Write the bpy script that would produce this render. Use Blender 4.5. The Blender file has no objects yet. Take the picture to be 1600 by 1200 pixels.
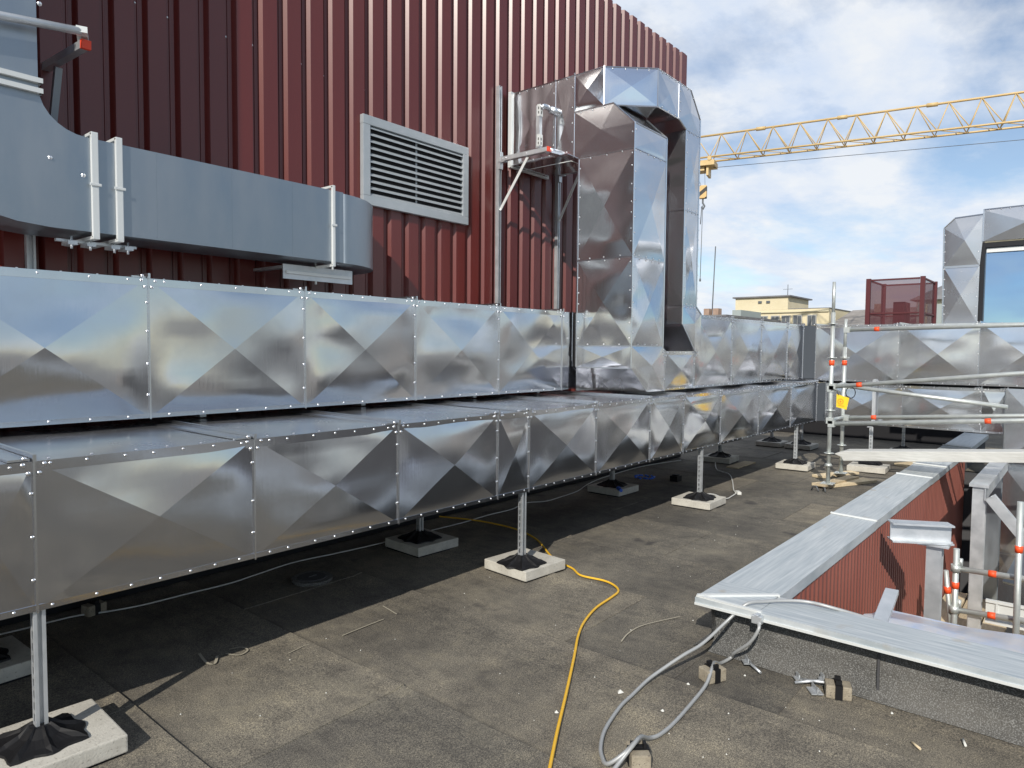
import bpy, bmesh, math, random
from mathutils import Vector, Matrix, noise
rnd = random.Random(7)
S = bpy.context.scene
COL = S.collection
V = Vector
# ------------------------------------------------------------------ camera, sky, sun
def make_camera():
    yaw, pitch, roll = math.radians(39.909), math.radians(2.909), math.radians(0.498)
    f = V((math.cos(yaw)*math.cos(pitch), math.sin(yaw)*math.cos(pitch), -math.sin(pitch)))
    r = V((math.sin(yaw), -math.cos(yaw), 0)); u = r.cross(f)
    r2 = math.cos(roll)*r + math.sin(roll)*u; u2 = -math.sin(roll)*r + math.cos(roll)*u
    cd = bpy.data.cameras.new('camera'); o = bpy.data.objects.new('camera', cd); COL.objects.link(o)
    m = Matrix((r2, u2, -f)).transposed().to_4x4(); m.translation = V((0, 0, 1.6)); o.matrix_world = m
    cd.sensor_width = 36; cd.sensor_fit = 'HORIZONTAL'; cd.lens = 1083.08/1600*36
    cd.clip_start = 0.05; cd.clip_end = 6000
    S.camera = o
make_camera()
SUN_TO = V((-1.4, -0.6, 1.0)).normalized()
W = bpy.data.worlds.new('World'); S.world = W; W.use_nodes = True
def make_world():
    nt = W.node_tree; N = nt.nodes; Lk = nt.links; N.clear()
    out = N.new('ShaderNodeOutputWorld'); bg = N.new('ShaderNodeBackground'); bg.inputs[1].default_value = 0.12
    sky = N.new('ShaderNodeTexSky'); sky.sky_type = 'NISHITA'; sky.sun_disc = False
    sky.sun_elevation = math.asin(SUN_TO.z); sky.sun_rotation = math.atan2(SUN_TO.x, SUN_TO.y)
    sky.altitude = 300; sky.air_density = 1.0; sky.dust_density = 0.15; sky.ozone_density = 1.6
    geo = N.new('ShaderNodeNewGeometry')
    tc = N.new('ShaderNodeTexCoord')
    sep = N.new('ShaderNodeSeparateXYZ'); Lk.new(tc.outputs['Generated'], sep.inputs[0])
    # project the view direction on a cloud layer: p = dir.xy / (|z| + 0.16)
    ab = N.new('ShaderNodeMath'); ab.operation = 'ABSOLUTE'; Lk.new(sep.outputs[2], ab.inputs[0])
    ad = N.new('ShaderNodeMath'); ad.operation = 'ADD'; ad.inputs[1].default_value = 0.16; Lk.new(ab.outputs[0], ad.inputs[0])
    def div(k):
        d = N.new('ShaderNodeMath'); d.operation = 'DIVIDE'; Lk.new(sep.outputs[k], d.inputs[0]); Lk.new(ad.outputs[0], d.inputs[1]); return d
    cmb = N.new('ShaderNodeCombineXYZ'); Lk.new(div(0).outputs[0], cmb.inputs[0]); Lk.new(div(1).outputs[0], cmb.inputs[1])
    mp = N.new('ShaderNodeMapping'); Lk.new(cmb.outputs[0], mp.inputs[0])
    mp.inputs['Location'].default_value = SKY_OFF; mp.inputs['Scale'].default_value = (0.85, 1.1, 1)
    n1 = N.new('ShaderNodeTexNoise'); n1.inputs['Scale'].default_value = 0.9; n1.inputs['Detail'].default_value = 9
    n1.inputs['Roughness'].default_value = 0.56; n1.inputs['Distortion'].default_value = 0.35
    Lk.new(mp.outputs[0], n1.inputs['Vector'])
    n2 = N.new('ShaderNodeTexNoise'); n2.inputs['Scale'].default_value = 3.1; n2.inputs['Detail'].default_value = 8
    n2.inputs['Roughness'].default_value = 0.6; Lk.new(mp.outputs[0], n2.inputs['Vector'])
    mx = N.new('ShaderNodeMath'); mx.operation = 'MULTIPLY_ADD'; mx.inputs[1].default_value = 0.22
    Lk.new(n2.outputs[0], mx.inputs[0]); Lk.new(n1.outputs[0], mx.inputs[2])
    drift = N.new('ShaderNodeMath'); drift.operation = 'MULTIPLY_ADD'; drift.inputs[1].default_value = 0.13
    Lk.new(sep.outputs[1], drift.inputs[0]); Lk.new(mx.outputs[0], drift.inputs[2])
    cr = N.new('ShaderNodeValToRGB'); Lk.new(drift.outputs[0], cr.inputs[0])
    e = cr.color_ramp.elements; e[0].position = 0.50; e[0].color = (0.12, 0.12, 0.12, 1); e[1].position = 0.66; e[1].color = (0.95, 0.95, 0.95, 1)
    m1 = cr.color_ramp.elements.new(0.58); m1.color = (0.55, 0.55, 0.55, 1)
    # cloud brightness, thicker parts slightly greyer
    cc = N.new('ShaderNodeValToRGB'); Lk.new(n2.outputs[0], cc.inputs[0])
    cc.color_ramp.elements[0].position = 0.3; cc.color_ramp.elements[0].color = (0.66, 0.78, 0.98, 1)
    cc.color_ramp.elements[1].position = 0.62; cc.color_ramp.elements[1].color = (0.93, 0.96, 1.0, 1)
    sc = N.new('ShaderNodeVectorMath'); sc.operation = 'SCALE'; sc.inputs['Scale'].default_value = CLOUD
    Lk.new(cc.outputs[0], sc.inputs[0])
    mix = N.new('ShaderNodeMix'); mix.data_type = 'RGBA'
    Lk.new(cr.outputs[0], mix.inputs['Factor']); Lk.new(sky.outputs[0], mix.inputs['A']); Lk.new(sc.outputs[0], mix.inputs['B'])
    Lk.new(mix.outputs['Result'], bg.inputs[0]); Lk.new(bg.outputs[0], out.inputs[0])
SKY_OFF = (3.2, 1.4, 0.0); CLOUD = 8.0
make_world()
sd = bpy.data.lights.new('sun', 'SUN'); so = bpy.data.objects.new('sun', sd); COL.objects.link(so)
sd.energy = 4.7; sd.angle = math.radians(0.53); sd.color = (1.0, 0.94, 0.85)
so.rotation_euler = SUN_TO.to_track_quat('Z', 'Y').to_euler()
S.cycles.max_bounces = 14; S.cycles.glossy_bounces = 10
S.view_settings.view_transform = 'Standard'; S.view_settings.look = 'None'
S.view_settings.exposure = 0.0; S.view_settings.gamma = 1; S.view_settings.use_curve_mapping = False

# ------------------------------------------------------------------ materials
def mat(name, col, rough=0.6, metal=0.0, col2=None, nscale=6.0, stretch=(1, 1, 1), lo=0.35, hi=0.65, bump=0.0, bscale=60.0,
        rough2=None, spec=0.5, speck=None, speck_scale=150.0, speck_lo=0.6, speck_hi=0.72, coat=0.0, detail=6, bstretch=None):
    m = bpy.data.materials.new(name); m.use_nodes = True; nt = m.node_tree; N = nt.nodes; Lk = nt.links
    b = N['Principled BSDF']; b.inputs['Base Color'].default_value = (*col, 1); b.inputs['Roughness'].default_value = rough
    b.inputs['Metallic'].default_value = metal; b.inputs['Specular IOR Level'].default_value = spec
    b.inputs['Coat Weight'].default_value = coat
    geo = N.new('ShaderNodeNewGeometry')
    def noise_tex(scale, st, det=detail):
        mp = N.new('ShaderNodeMapping'); mp.inputs['Scale'].default_value = st; Lk.new(geo.outputs['Position'], mp.inputs[0])
        n = N.new('ShaderNodeTexNoise'); n.inputs['Scale'].default_value = scale; n.inputs['Detail'].default_value = det
        n.inputs['Roughness'].default_value = 0.6
        Lk.new(mp.outputs[0], n.inputs['Vector']); return n
    base = None
    if col2 is not None:
        n = noise_tex(nscale, stretch)
        r = N.new('ShaderNodeValToRGB'); Lk.new(n.outputs[0], r.inputs[0])
        r.color_ramp.elements[0].position = lo; r.color_ramp.elements[0].color = (*col, 1)
        r.color_ramp.elements[1].position = hi; r.color_ramp.elements[1].color = (*col2, 1)
        base = r.outputs[0]
        if rough2 is not None:
            q = N.new('ShaderNodeMapRange'); q.inputs['From Min'].default_value = lo; q.inputs['From Max'].default_value = hi
            q.inputs['To Min'].default_value = rough; q.inputs['To Max'].default_value = rough2
            Lk.new(n.outputs[0], q.inputs[0]); Lk.new(q.outputs[0], b.inputs['Roughness'])
    if speck is not None:
        n = noise_tex(speck_scale, (1, 1, 1), 2)
        r = N.new('ShaderNodeValToRGB'); Lk.new(n.outputs[0], r.inputs[0])
        r.color_ramp.elements[0].position = speck_lo; r.color_ramp.elements[0].color = (0, 0, 0, 1)
        r.color_ramp.elements[1].position = speck_hi; r.color_ramp.elements[1].color = (1, 1, 1, 1)
        mx = N.new('ShaderNodeMix'); mx.data_type = 'RGBA'; Lk.new(r.outputs[0], mx.inputs['Factor'])
        if base is None: mx.inputs['A'].default_value = (*col, 1)
        else: Lk.new(base, mx.inputs['A'])
        mx.inputs['B'].default_value = (*speck, 1); base = mx.outputs['Result']
    if base is not None: Lk.new(base, b.inputs['Base Color'])
    if bump > 0:
        n = noise_tex(bscale, bstretch or (1, 1, 1), 4); bp = N.new('ShaderNodeBump'); bp.inputs['Strength'].default_value = bump
        bp.inputs['Distance'].default_value = 0.01; Lk.new(n.outputs[0], bp.inputs['Height']); Lk.new(bp.outputs[0], b.inputs['Normal'])
    return m
M = {}
M['alu'] = mat('bright_aluminium_sheet', (0.60, 0.62, 0.665), 0.085, 1.0, (0.53, 0.55, 0.595), 1.6, (1, 1, 1), rough2=0.19, bump=0.02, bscale=16, bstretch=(6, 6, 0.35))
M['alu_lit'] = mat('sunlit_aluminium_sheet', (0.70, 0.71, 0.73), 0.09, 0.95, (0.63, 0.64, 0.67), 1.6, (1, 1, 1), rough2=0.18, bump=0.02, bscale=16, bstretch=(6, 6, 0.35))  # brighter copy of the duct sheet, sunlight put into its colour
M['alu_worn'] = mat('dull_handled_aluminium_sheet', (0.56, 0.57, 0.59), 0.19, 0.92, (0.48, 0.49, 0.51), 2.2, (1, 1, 1), rough2=0.30, bump=0.02, bscale=16, bstretch=(6, 6, 0.35))
M['alu_edge'] = mat('aluminium_folded_edge', (0.62, 0.635, 0.66), 0.26, 1.0)
M['rivet'] = mat('rivet_head', (0.80, 0.81, 0.83), 0.30, 1.0)
M['dark_metal'] = mat('dark_lead_grey_sheet', (0.10, 0.11, 0.125), 0.4, 0.6)
M['galv'] = mat('galvanised_sheet', (0.27, 0.31, 0.35), 0.31, 0.88, (0.315, 0.355, 0.395), 5, (1, 1, 0.3), rough2=0.5, bump=0.015, bscale=40)
M['galv_strut'] = mat('galvanised_steel_profile', (0.55, 0.58, 0.60), 0.42, 0.75, (0.66, 0.68, 0.70), 9, rough2=0.5)
M['zinc_white'] = mat('white_zinc_profile', (0.66, 0.68, 0.67), 0.5, 0.3)
M['scaff'] = mat('galvanised_scaffold_tube', (0.50, 0.53, 0.52), 0.45, 0.6, (0.60, 0.63, 0.60), 12)
M['red'] = mat('dark_red_coated_steel', (0.100, 0.0105, 0.0075), 0.34, 0.0, (0.118, 0.0135, 0.009), 2.5, (1, 1, 0.25), spec=0.68, bump=0.01, bscale=25)
M['red_dull'] = mat('faded_red_corrugated_steel', (0.175, 0.052, 0.038), 0.55, 0.0, (0.215, 0.070, 0.050), 4, (1, 1, 0.2))
M['louvre'] = mat('pale_grey_louvre_paint', (0.36, 0.395, 0.415), 0.4, 0.3, (0.41, 0.44, 0.46), 6)
M['black'] = mat('black_plastic', (0.007, 0.007, 0.008), 0.6, spec=0.3)
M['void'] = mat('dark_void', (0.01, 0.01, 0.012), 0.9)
M['concrete'] = mat('pale_concrete_slab', (0.42, 0.40, 0.35), 0.9, 0.0, (0.52, 0.50, 0.44), 9, speck=(0.28, 0.26, 0.22), speck_scale=90, bump=0.3, bscale=120)
M['upstand'] = mat('granular_grey_roofing_felt', (0.060, 0.060, 0.057), 0.95, 0.0, (0.105, 0.10, 0.090), 3, speck=(0.21, 0.21, 0.20), speck_scale=190, speck_lo=0.50, speck_hi=0.64, bump=0.7, bscale=110)
M['coping'] = mat('weathered_zinc_coping', (0.33, 0.38, 0.41), 0.45, 0.35, (0.57, 0.60, 0.61), 7, (9, 0.5, 1), lo=0.30, hi=0.68, rough2=0.6, speck=(0.40, 0.36, 0.30), speck_scale=5, speck_lo=0.66, speck_hi=0.8)
M['coping2'] = mat('weathered_zinc_coping_along', (0.34, 0.39, 0.42), 0.45, 0.35, (0.57, 0.60, 0.61), 8, (0.35, 9, 1), lo=0.28, hi=0.70, rough2=0.6, speck=(0.40, 0.36, 0.30), speck_scale=5, speck_lo=0.66, speck_hi=0.8)
M['yellow'] = mat('yellow_cable_sheath', (0.72, 0.42, 0.03), 0.45)
M['white_cable'] = mat('white_cable_sheath', (0.55, 0.55, 0.52), 0.5)
M['grey_cable'] = mat('grey_cable_sheath', (0.36, 0.37, 0.37), 0.45, 0.3)
M['brick'] = mat('tan_concrete_block', (0.24, 0.205, 0.15), 0.95, 0.0, (0.33, 0.29, 0.22), 18, speck=(0.12, 0.1, 0.08), speck_scale=120, bump=0.5, bscale=150)
M['orange'] = mat('orange_marker_paint', (0.80, 0.085, 0.02), 0.5)
M['redcap'] = mat('red_end_cap', (0.75, 0.06, 0.02), 0.5)
M['tag'] = mat('yellow_tag_plastic', (0.80, 0.55, 0.02), 0.5)
M['tag_ink'] = mat('orange_red_print', (0.70, 0.12, 0.02), 0.6)
M['wood'] = mat('pale_softwood', (0.55, 0.44, 0.28), 0.8, 0.0, (0.66, 0.56, 0.38), 8, (1, 8, 8))
M['wood2'] = mat('weathered_board', (0.38, 0.30, 0.19), 0.85, 0.0, (0.48, 0.40, 0.27), 9, (1, 8, 8))
M['plank'] = mat('worn_white_aluminium_plank', (0.50, 0.50, 0.47), 0.5, 0.25, (0.62, 0.62, 0.59), 8, (8, 0.6, 8))
M['crane'] = mat('ochre_crane_paint', (0.52, 0.36, 0.15), 0.5, 0.0, (0.60, 0.44, 0.21), 1.0)
M['cable_dark'] = mat('dark_steel_rope', (0.10, 0.11, 0.12), 0.6)
M['cream'] = mat('cream_render', (0.58, 0.51, 0.34), 0.9, 0.0, (0.64, 0.57, 0.40), 0.6)
M['cream_pale'] = mat('pale_cream_render', (0.52, 0.48, 0.34), 0.9)
M['window'] = mat('dark_window_pane', (0.10, 0.11, 0.12), 0.15)
M['win_frame'] = mat('grey_window_frame', (0.35, 0.35, 0.33), 0.6)
M['roof_grey'] = mat('dark_grey_roof_covering', (0.13, 0.13, 0.14), 0.85, 0.0, (0.19, 0.19, 0.19), 1.0)
M['slate'] = mat('brown_grey_slate', (0.20, 0.185, 0.17), 0.9, 0.0, (0.27, 0.25, 0.23), 1.2)
M['brickred'] = mat('old_chimney_brick', (0.28, 0.19, 0.14), 0.9, 0.0, (0.36, 0.26, 0.2), 4)
M['mint'] = mat('grey_green_render', (0.30, 0.34, 0.33), 0.9)
M['black_frame'] = mat('black_window_frame', (0.01, 0.01, 0.012), 0.35)
M['city'] = mat('city_ground', (0.16, 0.16, 0.15), 0.95, 0.0, (0.24, 0.23, 0.21), 0.05)
M['tarp'] = mat('blue_white_plastic_film', (0.42, 0.50, 0.66), 0.3, 0.2, (0.60, 0.58, 0.58), 3, (1, 2, 1))
M['debris'] = mat('white_mortar_crumb', (0.6, 0.6, 0.56), 0.9)
M['chalk'] = mat('pale_chalk_scratch', (0.34, 0.31, 0.24), 0.95)
M['blue'] = mat('blue_plastic', (0.03, 0.12, 0.55), 0.45)
M['silver_tape'] = mat('crinkled_silver_tape', (0.75, 0.77, 0.80), 0.22, 1.0, bump=0.6, bscale=60)
M['wall_dark'] = mat('dark_grey_render', (0.055, 0.055, 0.058), 0.9)

def membrane():
    m = bpy.data.materials.new('weathered_roofing_felt'); m.use_nodes = True; nt = m.node_tree; N = nt.nodes; Lk = nt.links
    b = N['Principled BSDF']; b.inputs['Roughness'].default_value = 0.88; b.inputs['Specular IOR Level'].default_value = 0.35
    geo = N.new('ShaderNodeNewGeometry')
    def nz(scale, det=6, st=(1, 1, 1), ro=0.6):
        mp = N.new('ShaderNodeMapping'); mp.inputs['Scale'].default_value = st; Lk.new(geo.outputs['Position'], mp.inputs[0])
        n = N.new('ShaderNodeTexNoise'); n.inputs['Scale'].default_value = scale; n.inputs['Detail'].default_value = det
        n.inputs['Roughness'].default_value = ro; Lk.new(mp.outputs[0], n.inputs['Vector']); return n
    def ramp(src, stops):
        r = N.new('ShaderNodeValToRGB'); Lk.new(src, r.inputs[0]); el = r.color_ramp.elements
        el[0].position = stops[0][0]; el[0].color = (*stops[0][1], 1); el[1].position = stops[-1][0]; el[1].color = (*stops[-1][1], 1)
        for p, c in stops[1:-1]: x = el.new(p); x.color = (*c, 1)
        return r.outputs[0]
    def mixc(kind, fac, a, bb):
        x = N.new('ShaderNodeMix'); x.data_type = 'RGBA'; x.blend_type = kind
        if isinstance(fac, float): x.inputs['Factor'].default_value = fac
        else: Lk.new(fac, x.inputs['Factor'])
        for k, s in (('A', a), ('B', bb)):
            if isinstance(s, tuple): x.inputs[k].default_value = (*s, 1)
            else: Lk.new(s, x.inputs[k])
        return x.outputs['Result']
    big = ramp(nz(0.9, 5, (1, 1.3, 1)).outputs[0], [(0.32, (0.095, 0.088, 0.077)), (0.5, (0.138, 0.127, 0.108)), (0.68, (0.195, 0.178, 0.145))])
    med = ramp(nz(4.5, 7, ro=0.7).outputs[0], [(0.3, (0.74, 0.74, 0.75)), (0.5, (1, 1, 1)), (0.72, (1.25, 1.23, 1.16))])
    c = mixc('MULTIPLY', 1.0, big, med)
    fine = ramp(nz(210, 2).outputs[0], [(0.30, (0.35, 0.35, 0.36)), (0.5, (0.92, 0.92, 0.92)), (0.70, (1.85, 1.80, 1.66))])
    c = mixc('MULTIPLY', 1.0, c, fine)
    grit = ramp(nz(85, 3, ro=0.8).outputs[0], [(0.30, (0.66, 0.66, 0.67)), (0.5, (0.97, 0.97, 0.97)), (0.72, (1.30, 1.28, 1.22))])
    c = mixc('MULTIPLY', 1.0, c, grit)
    scuff = ramp(nz(14, 6, st=(1, 0.35, 1), ro=0.75).outputs[0], [(0.36, (0.80, 0.80, 0.81)), (0.5, (1, 1, 1)), (0.68, (1.14, 1.13, 1.09))])
    c = mixc('MULTIPLY', 1.0, c, scuff)
    # dark stain blotches
    blot = ramp(nz(2.3, 3).outputs[0], [(0.66, (0, 0, 0)), (0.74, (1, 1, 1))])
    c = mixc('MIX', blot, c, (0.06, 0.055, 0.05))
    # pale dust puddle marks
    dust = ramp(nz(1.7, 8, ro=0.75, st=(1, 1, 3)).outputs[0], [(0.56, (0, 0, 0)), (0.75, (0.55, 0.55, 0.55))])
    c = mixc('MIX', dust, c, (0.225, 0.205, 0.155))
    oi = N.new('ShaderNodeObjectInfo'); tone = ramp(oi.outputs['Random'], [(0.0, (0.80, 0.81, 0.83)), (1.0, (1.16, 1.14, 1.10))])
    c = mixc('MULTIPLY', 1.0, c, tone)
    # lap edges: dirt collected beside each lap, from the sheet's own uv (metres)
    at = N.new('ShaderNodeUVMap'); sp = N.new('ShaderNodeSeparateXYZ'); Lk.new(at.outputs[0], sp.inputs[0])
    wob = nz(9, 3)
    ma = N.new('ShaderNodeMath'); ma.operation = 'MULTIPLY_ADD'; ma.inputs[1].default_value = 0.05; Lk.new(wob.outputs[0], ma.inputs[0]); Lk.new(sp.outputs[0], ma.inputs[2])
    lap = ramp(ma.outputs[0], [(0.040, (1, 1, 1)), (0.085, (0, 0, 0))])
    c = mixc('MIX', lap, c, (0.045, 0.042, 0.038))
    Lk.new(c, b.inputs['Base Color'])
    bn = nz(170, 3); bp = N.new('ShaderNodeBump'); bp.inputs['Strength'].default_value = 0.35; bp.inputs['Distance'].default_value = 0.004
    bn2 = nz(3, 3); bp2 = N.new('ShaderNodeBump'); bp2.inputs['Strength'].default_value = 0.5; bp2.inputs['Distance'].default_value = 0.02
    Lk.new(bn2.outputs[0], bp2.inputs['Height']); Lk.new(bn.outputs[0], bp.inputs['Height']); Lk.new(bp2.outputs[0], bp.inputs['Normal']); Lk.new(bp.outputs[0], b.inputs['Normal'])
    return m
M['felt'] = membrane()
def glass_mat():
    m = bpy.data.materials.new('sky_tinted_glazing'); m.use_nodes = True; b = m.node_tree.nodes['Principled BSDF']
    b.inputs['Base Color'].default_value = (0.30, 0.46, 0.66, 1); b.inputs['Metallic'].default_value = 0.95; b.inputs['Roughness'].default_value = 0.03  # blue base colour paints in the reflected sky
    b.inputs['Specular IOR Level'].default_value = 1.0; b.inputs['IOR'].default_value = 2.6; return m
M['glass'] = glass_mat()
def screen_mat():
    m = bpy.data.materials.new('fine_red_perforated_mesh'); m.use_nodes = True; nt = m.node_tree; b = nt.nodes['Principled BSDF']
    b.inputs['Base Color'].default_value = (0.09, 0.018, 0.025, 1); b.inputs['Roughness'].default_value = 0.6
    b.inputs['Alpha'].default_value = 0.62; return m
M['screen'] = screen_mat()
def hook_mat():
    m = bpy.data.materials.new('black_and_yellow_stripes'); m.use_nodes = True; nt = m.node_tree; b = nt.nodes['Principled BSDF']
    tc = nt.nodes.new('ShaderNodeTexCoord'); mp = nt.nodes.new('ShaderNodeMapping'); mp.inputs['Rotation'].default_value = (0, math.radians(38), 0)
    w = nt.nodes.new('ShaderNodeTexWave'); w.inputs['Scale'].default_value = 0.62; w.bands_direction = 'Z'
    r = nt.nodes.new('ShaderNodeValToRGB'); r.color_ramp.interpolation = 'CONSTANT'
    r.color_ramp.elements[0].color = (0.03, 0.025, 0.02, 1); r.color_ramp.elements[1].position = 0.42; r.color_ramp.elements[1].color = (0.62, 0.40, 0.16, 1)
    nt.links.new(tc.outputs['Object'], mp.inputs[0]); nt.links.new(mp.outputs[0], w.inputs['Vector']); nt.links.new(w.outputs[0], r.inputs[0]); nt.links.new(r.outputs[0], b.inputs['Base Color'])
    return m
M['hook'] = hook_mat()
M['maroon'] = mat('dark_maroon_paint', (0.085, 0.014, 0.018), 0.6)

# ------------------------------------------------------------------ helpers
class MB:
    def __init__(s): s.v = []; s.f = []; s.sharp = []; s.smooth = []
    def add(s, vs, fs, smooth=False):
        k = len(s.v); s.v += [V(p) for p in vs]; s.f += [[k+i for i in f] for f in fs]; s.smooth += [smooth]*len(fs); return k
    def box(s, x0, x1, y0, y1, z0, z1):
        s.add([(x0,y0,z0),(x1,y0,z0),(x1,y1,z0),(x0,y1,z0),(x0,y0,z1),(x1,y0,z1),(x1,y1,z1),(x0,y1,z1)],
              [(0,3,2,1),(4,5,6,7),(0,1,5,4),(1,2,6,5),(2,3,7,6),(3,0,4,7)]); return s
    def obox(s, c, ax, ay, az, dx, dy, dz):   # oriented box: centre, unit axes, half sizes
        c = V(c); ax = V(ax)*dx; ay = V(ay)*dy; az = V(az)*dz
        s.add([c-ax-ay-az, c+ax-ay-az, c+ax+ay-az, c-ax+ay-az, c-ax-ay+az, c+ax-ay+az, c+ax+ay+az, c-ax+ay+az],
              [(0,3,2,1),(4,5,6,7),(0,1,5,4),(1,2,6,5),(2,3,7,6),(3,0,4,7)]); return s
    def bar(s, a, b, w, h, up=(0,0,1)):       # rectangular bar from a to b; w across, h along up
        a = V(a); b = V(b); d = (b-a); L = d.length; d.normalize(); up = V(up)
        sd_ = d.cross(up)
        if sd_.length < 1e-4: sd_ = d.cross(V((1,0,0)))
        sd_.normalize(); u = sd_.cross(d).normalized()
        return s.obox((a+b)/2, d, sd_, u, L/2, w/2, h/2)
    def tube(s, pts, r, n=10, cap=True):
        pts = [V(p) for p in pts]; k0 = len(s.v); up = V((0,0,1)); prev = None
        for i, p in enumerate(pts):
            t = (pts[min(i+1,len(pts)-1)]-pts[max(i-1,0)]).normalized()
            if prev is None:
                a = t.cross(up) if abs(t.z) < 0.95 else t.cross(V((1,0,0)))
            else: a = prev - t*prev.dot(t)
            a.normalize(); prev = a; b = t.cross(a)
            rr = r[i] if isinstance(r, (list, tuple)) else r
            for j in range(n): s.v.append(p + a*math.cos(2*math.pi*j/n)*rr + b*math.sin(2*math.pi*j/n)*rr)
        for i in range(len(pts)-1):
            for j in range(n):
                s.f.append([k0+i*n+j, k0+i*n+(j+1)%n, k0+(i+1)*n+(j+1)%n, k0+(i+1)*n+j]); s.smooth.append(True)
        if cap:
            s.f.append([k0+j for j in range(n)][::-1]); s.smooth.append(False)
            s.f.append([k0+(len(pts)-1)*n+j for j in range(n)]); s.smooth.append(False)
        return s
    def prism(s, poly, d):                    # polygon points (3D) extruded by vector d
        n = len(poly); d = V(d); P = [V(p) for p in poly]
        s.add(P+[p+d for p in P], [tuple(range(n))[::-1], tuple(range(n, 2*n))] + [(i,(i+1)%n,n+(i+1)%n,n+i) for i in range(n)]); return s
    def quad(s, a, b, c, d): s.add([a,b,c,d], [(0,1,2,3)]); return s
    def build(s, name, m, parent=None, fix=True, bevel=0.0):
        me = bpy.data.meshes.new(name); me.from_pydata([tuple(p) for p in s.v], [], s.f)
        me.polygons.foreach_set('use_smooth', s.smooth)
        if fix or bevel:
            bm = bmesh.new(); bm.from_mesh(me)
            if bevel:
                es = [e for e in bm.edges if len(e.link_faces) == 2 and e.calc_face_angle(0) > 0.6]
                bmesh.ops.bevel(bm, geom=es, offset=bevel, segments=2, profile=0.6, affect='EDGES')
            if fix: bmesh.ops.recalc_face_normals(bm, faces=bm.faces)
            bm.to_mesh(me); bm.free()
        if s.sharp:
            at = me.attributes.new('sharp_edge', 'BOOLEAN', 'EDGE'); sh = set(tuple(sorted(e)) for e in s.sharp)
            for e in me.edges:
                if tuple(sorted(e.vertices)) in sh: at.data[e.index].value = True
        me.materials.append(m if not isinstance(m, str) else M[m])
        o = bpy.data.objects.new(name, me); COL.objects.link(o)
        if parent is not None:
            o.parent = parent; o.matrix_parent_inverse = Matrix.Translation(-parent.location) @ Matrix.Identity(4) if parent.parent is None and parent.type == 'EMPTY' else Matrix.Identity(4)
            if parent.type == 'EMPTY': o.matrix_parent_inverse = (Matrix.Translation(parent.location) @ parent.rotation_euler.to_matrix().to_4x4()).inverted()
        return o
def tag(o, label, cat, group=None):
    o['label'] = label; o['category'] = cat
    if group: o['group'] = group
    return o
def thing(name, label, cat, loc=(0,0,0), group=None):
    o = bpy.data.objects.new(name, None); COL.objects.link(o); o.location = loc; o.empty_display_size = 0.1
    return tag(o, label, cat, group)
def stuff(o): o['kind'] = 'stuff'; return o
def struct(o): o['kind'] = 'structure'; return o
def copy_tree(o, parent=None):
    c = o.copy(); COL.objects.link(c)
    if parent: c.parent = parent
    for ch in list(o.children): copy_tree(ch, c)
    return c
def local_part(mb, name, m, parent, **k):     # mesh already in the parent's own coordinates
    o = mb.build(name, m, None, **k); o.parent = parent; return o

# ---- sheet-metal panels with diagonal creases
def warp(p, seed, amp):
    q = V((p.x*1.0+seed*3.1, p.y*1.0-seed, p.z*1.0+seed*1.7))
    return (noise.noise(V((q.x*1.5,q.y*1.5,q.z*3.2)))*1.5 + noise.noise(V((q.x*3.6,q.y*3.6,q.z*6.5))+V((5,1,2)))*0.50)*amp
def crease_panel(c, h, inside, name, parent, m='alu', n=16, seed=None, amp=0.004, powr=1.0):
    c = [V(p) for p in c]; nrm = (c[1]-c[0]).cross(c[3]-c[0]).normalized(); mid = sum(c, V())/4
    if nrm.dot(mid-V(inside)) < 0: nrm = -nrm; c = [c[1], c[0], c[3], c[2]]
    if seed is None: seed = rnd.random()*50
    b = MB(); idx = lambda i, j: i*(n+1)+j
    for i in range(n+1):
        for j in range(n+1):
            u, v = i/n, j/n; p = c[0]*(1-u)*(1-v)+c[1]*u*(1-v)+c[2]*u*v+c[3]*(1-u)*v
            mm = max(abs(2*u-1), abs(2*v-1)); e = min(1.0, (1-mm)*4)
            d = h*(1-mm)**powr + warp(p, seed, amp)*e
            b.v.append(p+nrm*d)
    for i in range(n):
        for j in range(n):
            a, bb, cc, dd = idx(i,j), idx(i+1,j), idx(i+1,j+1), idx(i,j+1)
            if i+j == n-1: b.f += [[a,bb,dd],[bb,cc,dd]]
            else: b.f += [[a,bb,cc],[a,cc,dd]]
            b.smooth += [True, True]
    for i in range(n):
        b.sharp.append((idx(i,i), idx(i+1,i+1))); b.sharp.append((idx(i,n-i), idx(i+1,n-i-1)))
    return b.build(name, m, parent, fix=False)
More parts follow.
